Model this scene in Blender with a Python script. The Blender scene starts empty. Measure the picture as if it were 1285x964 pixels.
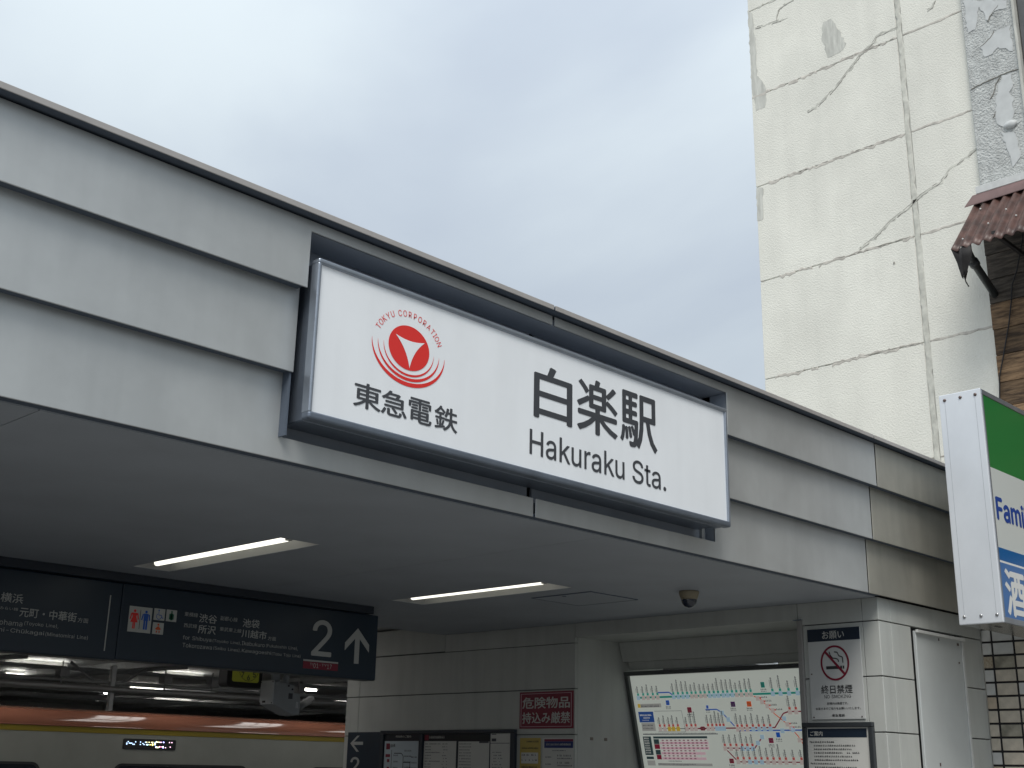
import bpy, bmesh, math, random
from mathutils import Matrix, Vector, noise
random.seed(7)
S = bpy.context.scene
C = S.collection
R = math.radians

# ---------------------------------------------------------------- camera
cam_d = bpy.data.cameras.new('camera'); cam = bpy.data.objects.new('camera', cam_d); C.objects.link(cam)
cam_d.sensor_width = 36.0; cam_d.lens = 42.842; cam_d.clip_start = 0.05; cam_d.clip_end = 2000
right = Vector((0.69697467, -0.71684751, 0.01886665))
down = Vector((0.22906627, 0.19763042, -0.95313738))
fwd = Vector((0.67952553, 0.66863433, 0.30194898))
m = Matrix.Identity(4)
for i in range(3):
    m[i][0] = right[i]; m[i][1] = -down[i]; m[i][2] = -fwd[i]
m[2][3] = 1.55
cam.matrix_world = m
S.camera = cam

# ---------------------------------------------------------------- sky, sun, exposure
SUN_EL, SUN_AZ = 52.0, 218.0      # azimuth of the sun, counter-clockwise from +X
W = bpy.data.worlds.new('World'); S.world = W; W.use_nodes = True
nt = W.node_tree; nt.nodes.clear(); L = nt.links.new
def N(t, **k):
    n = nt.nodes.new(t)
    for a, b in k.items(): setattr(n, a, b)
    return n
out = N('ShaderNodeOutputWorld'); bg = N('ShaderNodeBackground'); L(bg.outputs[0], out.inputs[0])
bg.inputs[1].default_value = 0.1
sky = N('ShaderNodeTexSky', sky_type='NISHITA', sun_disc=False)
sky.sun_elevation = R(SUN_EL); sky.sun_rotation = R(90 - SUN_AZ); sky.dust_density = 3.0
tc = N('ShaderNodeTexCoord'); mp = N('ShaderNodeMapping'); mp.inputs['Scale'].default_value = (1.0, 1.0, 1.6)
mp.inputs['Location'].default_value = (0.35, 0.1, 0.2)
L(tc.outputs['Generated'], mp.inputs[0])
n1 = N('ShaderNodeTexNoise'); n1.inputs['Scale'].default_value = 1.7; n1.inputs['Detail'].default_value = 6; n1.inputs['Roughness'].default_value = 0.47
n1.inputs['Distortion'].default_value = 0.5
L(mp.outputs[0], n1.inputs['Vector'])
cr = N('ShaderNodeValToRGB'); L(n1.outputs['Fac'], cr.inputs[0])
cr.color_ramp.interpolation = 'EASE'
cr.color_ramp.elements[0].position = 0.34; cr.color_ramp.elements[0].color = (0.45, 0.51, 0.585, 1)
cr.color_ramp.elements[1].position = 0.66; cr.color_ramp.elements[1].color = (0.615, 0.685, 0.725, 1)
sep = N('ShaderNodeSeparateXYZ'); L(tc.outputs['Generated'], sep.inputs[0])
mz = N('ShaderNodeMath', operation='MULTIPLY_ADD'); L(sep.outputs[2], mz.inputs[0]); mz.inputs[1].default_value = 10.5; mz.inputs[2].default_value = 5.9
mx = N('ShaderNodeMath', operation='MAXIMUM'); L(mz.outputs[0], mx.inputs[0]); mx.inputs[1].default_value = 5.9
vm = N('ShaderNodeVectorMath', operation='SCALE'); L(cr.outputs[0], vm.inputs[0]); L(mx.outputs[0], vm.inputs['Scale'])
mixs = N('ShaderNodeMix', data_type='RGBA'); mixs.inputs[0].default_value = 0.9
L(sky.outputs[0], mixs.inputs[6]); L(vm.outputs[0], mixs.inputs[7]); L(mixs.outputs[2], bg.inputs[0])

sun_d = bpy.data.lights.new('sun', 'SUN'); sun = bpy.data.objects.new('sun', sun_d); C.objects.link(sun)
sun_d.energy = 1.75; sun_d.angle = R(28); sun_d.color = (1.0, 0.96, 0.89)
sd = Vector((math.cos(R(SUN_EL)) * math.cos(R(SUN_AZ)), math.cos(R(SUN_EL)) * math.sin(R(SUN_AZ)), math.sin(R(SUN_EL))))
sun.rotation_euler = sd.to_track_quat('Z', 'Y').to_euler(); sun.location = (0, -10, 30)
S.view_settings.view_transform = 'Standard'; S.view_settings.look = 'None'
S.view_settings.exposure = 0.3; S.view_settings.gamma = 1.0; S.view_settings.use_curve_mapping = False
S.render.engine = 'CYCLES'

# ---------------------------------------------------------------- materials
MATS = {}
def mat(name, col, rough=0.6, metal=0.0, var=0.0, vscale=3.0, bump=0.0, bscale=30.0, emit=0.0, coat=0.0, vcol=None,
        stretch=(1, 1, 1), bdist=0.01, detail=4.0, spec=0.5, rvar=0.0, ramp=(0.35, 0.7), perobj=0.0, streak=0.0, sscale=(5, 5, 0.45)):
    if name in MATS: return MATS[name]
    M = bpy.data.materials.new(name); M.use_nodes = True; MATS[name] = M
    t = M.node_tree; p = t.nodes['Principled BSDF']; l = t.links.new
    p.inputs['Base Color'].default_value = (*col, 1); p.inputs['Roughness'].default_value = rough
    p.inputs['Metallic'].default_value = metal; p.inputs['Specular IOR Level'].default_value = spec
    if coat: p.inputs['Coat Weight'].default_value = coat; p.inputs['Coat Roughness'].default_value = 0.08
    if emit:
        p.inputs['Emission Color'].default_value = (*col, 1); p.inputs['Emission Strength'].default_value = emit
    if var or bump or vcol or rvar:
        g = t.nodes.new('ShaderNodeTexCoord'); mpn = t.nodes.new('ShaderNodeMapping'); mpn.inputs['Scale'].default_value = stretch
        l(g.outputs['Object'], mpn.inputs[0])
    last = None
    if var or vcol:
        n = t.nodes.new('ShaderNodeTexNoise'); n.inputs['Scale'].default_value = vscale; n.inputs['Detail'].default_value = detail
        n.inputs['Roughness'].default_value = 0.6
        l(mpn.outputs[0], n.inputs['Vector'])
        r = t.nodes.new('ShaderNodeValToRGB'); l(n.outputs['Fac'], r.inputs[0])
        r.color_ramp.elements[0].position = ramp[0]; r.color_ramp.elements[1].position = ramp[1]
        c2 = vcol if vcol else tuple(min(1, c * (1 + var)) for c in col)
        c1 = col if vcol else tuple(c * (1 - var) for c in col)
        r.color_ramp.elements[0].color = (*c1, 1); r.color_ramp.elements[1].color = (*c2, 1)
        last = r.outputs[0]
        if rvar:
            mm_ = t.nodes.new('ShaderNodeMath'); mm_.operation = 'MULTIPLY_ADD'; l(n.outputs['Fac'], mm_.inputs[0])
            mm_.inputs[1].default_value = rvar; mm_.inputs[2].default_value = rough - rvar * .5; l(mm_.outputs[0], p.inputs['Roughness'])
    if streak and last:
        m2 = t.nodes.new('ShaderNodeMapping'); m2.inputs['Scale'].default_value = sscale; l(g.outputs['Object'], m2.inputs[0])
        n2 = t.nodes.new('ShaderNodeTexNoise'); n2.inputs['Scale'].default_value = 1.6; n2.inputs['Detail'].default_value = 6; l(m2.outputs[0], n2.inputs['Vector'])
        r2 = t.nodes.new('ShaderNodeMapRange'); r2.inputs['From Min'].default_value = .42; r2.inputs['From Max'].default_value = .72
        r2.inputs['To Min'].default_value = 1.0; r2.inputs['To Max'].default_value = 1 - streak; l(n2.outputs['Fac'], r2.inputs[0])
        v2 = t.nodes.new('ShaderNodeVectorMath'); v2.operation = 'SCALE'; l(last, v2.inputs[0]); l(r2.outputs[0], v2.inputs['Scale']); last = v2.outputs[0]
    if perobj:
        oi = t.nodes.new('ShaderNodeObjectInfo'); hv = t.nodes.new('ShaderNodeHueSaturation')
        mv = t.nodes.new('ShaderNodeMapRange'); mv.inputs['To Min'].default_value = 1 - perobj; mv.inputs['To Max'].default_value = 1 + perobj
        l(oi.outputs['Random'], mv.inputs[0]); l(mv.outputs[0], hv.inputs['Value'])
        if last: l(last, hv.inputs['Color'])
        else: hv.inputs['Color'].default_value = (*col, 1)
        last = hv.outputs[0]
    if last: l(last, p.inputs['Base Color'])
    if bump:
        n = t.nodes.new('ShaderNodeTexNoise'); n.inputs['Scale'].default_value = bscale; n.inputs['Detail'].default_value = 3
        l(mpn.outputs[0], n.inputs['Vector'])
        b = t.nodes.new('ShaderNodeBump'); b.inputs['Strength'].default_value = bump; b.inputs['Distance'].default_value = bdist
        l(n.outputs['Fac'], b.inputs['Height']); l(b.outputs[0], p.inputs['Normal'])
    return M

fascia_m = mat('fascia_metal', (0.505, 0.52, 0.518), 0.42, 0.42, streak=0.05, var=0.08, vscale=1.8, rvar=0.18, bump=0.05, bscale=3.0, bdist=0.02, perobj=0.03)
fascia_w = mat('fascia_metal_warm', (0.44, 0.425, 0.37), 0.38, 0.4, var=0.10, vscale=1.6, streak=.10, rvar=.15)  # warmer, darker tone for the panels at the right end
cap_m = mat('cap_metal', (0.42, 0.40, 0.385), 0.4, 0.0, var=0.10, vscale=2.5)
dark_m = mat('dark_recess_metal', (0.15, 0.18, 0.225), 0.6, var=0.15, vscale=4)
joint_m = mat('joint_shadow_gap', (0.10, 0.125, 0.165), 0.8)  # dark joints; also the shade under laps and edges, put into the colour
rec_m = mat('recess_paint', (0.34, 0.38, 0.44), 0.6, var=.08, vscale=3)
gap_m = mat('open_joint', (0.02, 0.022, 0.026), 0.9)
soffit_m = mat('painted_soffit', (0.44, 0.475, 0.52), 0.6, streak=.06, sscale=(1.2, 1.2, 1.2), var=0.05, vscale=1.0, bump=0.04, bscale=2)
wall_m = mat('station_wall_panel', (0.50, 0.515, 0.49), 0.55, streak=.09, var=0.035, vscale=2.5, bump=0.04, bscale=4, perobj=0.02)
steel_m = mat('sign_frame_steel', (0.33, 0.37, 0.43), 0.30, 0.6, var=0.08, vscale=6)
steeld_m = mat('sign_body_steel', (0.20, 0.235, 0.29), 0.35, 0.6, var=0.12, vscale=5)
face_m = mat('sign_white_acrylic', (0.84, 0.87, 0.90), 0.22, 0.0, emit=0.05, var=0.025, vscale=1.4, spec=0.4, streak=.035, sscale=(4, 4, .5))
white_print = mat('white_print', (0.78, 0.79, 0.78), 0.5)
grey_ink = mat('grey_ink', (0.058, 0.063, 0.073), 0.45)
black_ink = mat('black_ink', (0.03, 0.032, 0.035), 0.5)
red_ink = mat('red_ink', (0.78, 0.035, 0.03), 0.4)
crimson = mat('crimson_print', (0.20, 0.010, 0.032), 0.45)
navy_m = mat('navy_sign_panel', (0.012, 0.026, 0.046), 0.38, var=0.05)
navy_frame = mat('navy_frame', (0.018, 0.026, 0.040), 0.45)
sign_txt = mat('sign_lettering', (0.42, 0.43, 0.42), 0.5)
blue_ink = mat('blue_ink', (0.012, 0.09, 0.42), 0.5)
green_ink = mat('green_ink', (0.01, 0.16, 0.09), 0.5)
orange_ink = mat('orange_ink', (0.62, 0.10, 0.02), 0.5)
teal_ink = mat('teal_ink', (0.005, 0.20, 0.16), 0.5)
purple_ink = mat('purple_ink', (0.07, 0.02, 0.10), 0.5)
wine_ink = mat('wine_ink', (0.20, 0.01, 0.05), 0.5)
skyblue_ink = mat('pale_blue_ink', (0.36, 0.50, 0.60), 0.5)
pale_ink = mat('pale_grey_ink', (0.55, 0.55, 0.52), 0.5)
gold_ink = mat('gold_ink', (0.55, 0.38, 0.05), 0.5)
pink_ink = mat('pink_ink', (0.62, 0.42, 0.47), 0.5)
paper_m = mat('paper', (0.62, 0.62, 0.59), 0.5, var=0.02)
paper_y = mat('yellow_paper', (0.50, 0.38, 0.10), 0.5)
tube_m = mat('lamp_tube', (1.0, 0.98, 0.86), 0.5, emit=1.25)
reflect_m = mat('lamp_reflector', (0.62, 0.62, 0.60), 0.4)
stucco_m = mat('white_stucco', (0.775, 0.765, 0.695), 0.85, var=0.07, vscale=0.9, bump=0.8, bscale=46, bdist=0.011, streak=.05, sscale=(3, 3, .4), detail=8)
seal_m = mat('sealant', (0.58, 0.575, 0.515), 0.7, var=0.18, vscale=9, bump=0.3, bscale=20)
patch_m = mat('cement_patch', (0.56, 0.56, 0.515), 0.9, var=0.15, vscale=7, bump=0.4, bscale=14, stretch=(1, 3, 0.6))
crack_m = mat('crack_line', (0.27, 0.26, 0.235), 0.9)
rough_m = mat('peeling_render', (0.58, 0.595, 0.58), 0.9, var=0.13, vscale=7, bump=1.0, bscale=42, bdist=0.035, streak=.15, sscale=(6, 6, .8), detail=10)
smooth_m = mat('smooth_grey_paint', (0.57, 0.585, 0.58), 0.6, var=0.08, vscale=7, bump=0.15, bscale=9)
trim_m = mat('white_trim', (0.60, 0.61, 0.60), 0.5, var=0.08, vscale=10)
rust_m = mat('rusty_corrugated', (0.045, 0.022, 0.018), 0.42, vcol=(0.13, 0.065, 0.052), vscale=5, stretch=(1, 1, 1), bump=0.1, bscale=20)
concrete_m = mat('concrete', (0.32, 0.32, 0.31), 0.9, var=0.12, vscale=2)
asphalt_m = mat('asphalt', (0.055, 0.055, 0.056), 0.9, var=0.2, vscale=30, bump=0.3, bscale=90)
paving_m = mat('paving', (0.20, 0.195, 0.185), 0.8, var=0.1, vscale=3)
floor_m = mat('station_floor_tile', (0.15, 0.15, 0.15), 0.5, var=0.08, vscale=2)
grout_m = mat('dark_grout', (0.025, 0.024, 0.026), 0.9, var=0.3, vscale=20)
alu_m = mat('white_aluminium', (0.72, 0.75, 0.79), 0.42, 0.15, var=0.05, vscale=2.2, stretch=(1, 1, 0.6), detail=6)
alu_bot = mat('polished_aluminium', (0.62, 0.63, 0.64), 0.2, 0.9, var=0.05)
screw_m = mat('rusty_screw', (0.16, 0.12, 0.11), 0.4, 0.7)
green_face = mat('green_acrylic', (0.012, 0.20, 0.045), 0.3)
white_face = mat('white_acrylic_lit', (0.66, 0.70, 0.68), 0.3)
blue_face = mat('blue_acrylic', (0.005, 0.12, 0.36), 0.3)
blue2_face = mat('mid_blue_acrylic', (0.05, 0.17, 0.44), 0.3)
cream_m = mat('cream_plastic', (0.28, 0.24, 0.165), 0.5)
dome_m = mat('tinted_dome', (0.012, 0.02, 0.04), 0.08, coat=1.0)
train_red = mat('train_red_roof', (0.22, 0.088, 0.055), 0.14, coat=1.0)
train_yel = mat('train_yellow_band', (0.20, 0.15, 0.01), 0.45)
train_body = mat('train_body_steel', (0.25, 0.255, 0.23), 0.45, 0.2, var=0.04, vscale=3)
glass_d = mat('train_window_glass', (0.01, 0.013, 0.02), 0.1)
pipe_m = mat('galvanised_pipe', (0.42, 0.43, 0.43), 0.4, 0.4)
beam_m = mat('canopy_beam_paint', (0.30, 0.31, 0.32), 0.6, var=0.1, vscale=2)
canopy_m = mat('canopy_sheet', (0.62, 0.63, 0.63), 0.6, var=0.08, vscale=1)
boxw_m = mat('equipment_case', (0.36, 0.38, 0.40), 0.5, var=0.04)
rub_m = mat('black_rubber', (0.012, 0.012, 0.014), 0.6)
clock_m = mat('yellow_display', (0.36, 0.38, 0.04), 0.5, emit=0.04)

# ---------------------------------------------------------------- helpers
def link(name, me, m=None, parent=None):
    o = bpy.data.objects.new(name, me); C.objects.link(o)
    if m is not None and me is not None and not me.materials: me.materials.append(m)
    if parent is not None: o.parent = parent
    return o
def mesh(name, verts, faces, m, parent=None, smooth=False):
    me = bpy.data.meshes.new(name); me.from_pydata([tuple(v) for v in verts], [], faces); me.update()
    if smooth:
        for p in me.polygons: p.use_smooth = True
    return link(name, me, m, parent)
def thing(name, label, cat, loc=(0, 0, 0), group=None):
    o = bpy.data.objects.new(name, None); C.objects.link(o); o.empty_display_size = 0.2
    o['label'] = label; o['category'] = cat
    if group: o['group'] = group
    o['_l'] = 1; del o['_l']
    return o
def tag(o, label, cat, group=None):
    o['label'] = label; o['category'] = cat
    if group: o['group'] = group
    return o
def struct(o): o['kind'] = 'structure'; return o
def stuff(o): o['kind'] = 'stuff'; return o
def bx(bm, x, y, z):
    vs = [bm.verts.new((a, b, c)) for a in x for b in y for c in z]
    for f in ((0, 1, 3, 2), (4, 6, 7, 5), (0, 4, 5, 1), (2, 3, 7, 6), (0, 2, 6, 4), (1, 5, 7, 3)):
        bm.faces.new([vs[i] for i in f])
def done(bm, name, m, parent, bevel=0.0, seg=1, smooth=False):
    bmesh.ops.recalc_face_normals(bm, faces=bm.faces)
    if bevel:
        bmesh.ops.bevel(bm, geom=list(bm.edges), offset=bevel, segments=seg, profile=0.5, affect='EDGES')
    me = bpy.data.meshes.new(name); bm.to_mesh(me); bm.free()
    if smooth:
        for p in me.polygons: p.use_smooth = True
    return link(name, me, m, parent)
def box(name, x, y, z, m, parent=None, bevel=0.0, seg=1):
    bm = bmesh.new(); bx(bm, x, y, z); return done(bm, name, m, parent, bevel, seg)
def boxes(name, lst, m, parent=None, bevel=0.0):
    bm = bmesh.new()
    for b in lst: bx(bm, *b)
    return done(bm, name, m, parent, bevel)
def prism(name, poly, plane, depth, m, parent=None, bevel=0.0):
    """poly in plane coordinates; plane(a,b,d) -> xyz, d is depth"""
    bm = bmesh.new()
    f = bm.faces.new([bm.verts.new(plane(a, b, 0)) for a, b in poly])
    g = bmesh.ops.extrude_face_region(bm, geom=[f])
    dv = Vector(plane(0, 0, depth)) - Vector(plane(0, 0, 0))
    bmesh.ops.translate(bm, verts=[v for v in g['geom'] if isinstance(v, bmesh.types.BMVert)], vec=dv)
    return done(bm, name, m, parent, bevel)
def tube(name, pts, r, m, parent=None, n=8):
    vs, fs = [], []
    P = [Vector(p) for p in pts]
    for i, p in enumerate(P):
        d = (P[min(i + 1, len(P) - 1)] - P[max(i - 1, 0)]).normalized()
        a = d.cross(Vector((0, 0, 1)) if abs(d.z) < .9 else Vector((1, 0, 0))).normalized(); b = d.cross(a)
        rr = r[i] if isinstance(r, (list, tuple)) else r
        for k in range(n):
            t = 2 * math.pi * k / n; vs.append(p + (a * math.cos(t) + b * math.sin(t)) * rr)
    for i in range(len(P) - 1):
        for k in range(n):
            fs.append((i * n + k, i * n + (k + 1) % n, (i + 1) * n + (k + 1) % n, (i + 1) * n + k))
    fs.append(tuple(range(n))[::-1]); fs.append(tuple(range((len(P) - 1) * n, len(P) * n)))
    return mesh(name, vs, fs, m, parent, True)
def PX(y):  # plane facing -Y: (x, z, depth)
    return lambda a, b, d=0: (a, y + d, b)
def PY(x):  # plane facing -X: (y, z, depth)
    return lambda a, b, d=0: (x + d, a, b)
MAPX = lambda z: 12.14 + (2.70 - z) * 0.247
def PM(off):
    return lambda a, b, d=0: (MAPX(b) - off + d, a, b)
def sheet(name, polys, plane, m, parent):
    vs, fs = [], []
    for p in polys:
        fs.append(tuple(range(len(vs), len(vs) + len(p)))); vs += [plane(a, b) for a, b in p]
    return mesh(name, vs, fs, m, parent)
def rect(a0, a1, b0, b1): return [(a0, b0), (a1, b0), (a1, b1), (a0, b1)]
def ell(ca, cb, ra, rb, n=40, t0=0, t1=360):
    return [(ca + ra * math.cos(R(t0 + (t1 - t0) * i / n)), cb + rb * math.sin(R(t0 + (t1 - t0) * i / n))) for i in range(n + (t1 - t0 < 360))]
def bar(p, q, w):
    dx, dy = q[0] - p[0], q[1] - p[1]; l = math.hypot(dx, dy) or 1; nx, ny = -dy / l * w / 2, dx / l * w / 2
    return [(p[0] + nx, p[1] + ny), (q[0] + nx, q[1] + ny), (q[0] - nx, q[1] - ny), (p[0] - nx, p[1] - ny)]
def path(pts, w): return [bar(pts[i], pts[i + 1], w) for i in range(len(pts) - 1)]
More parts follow.
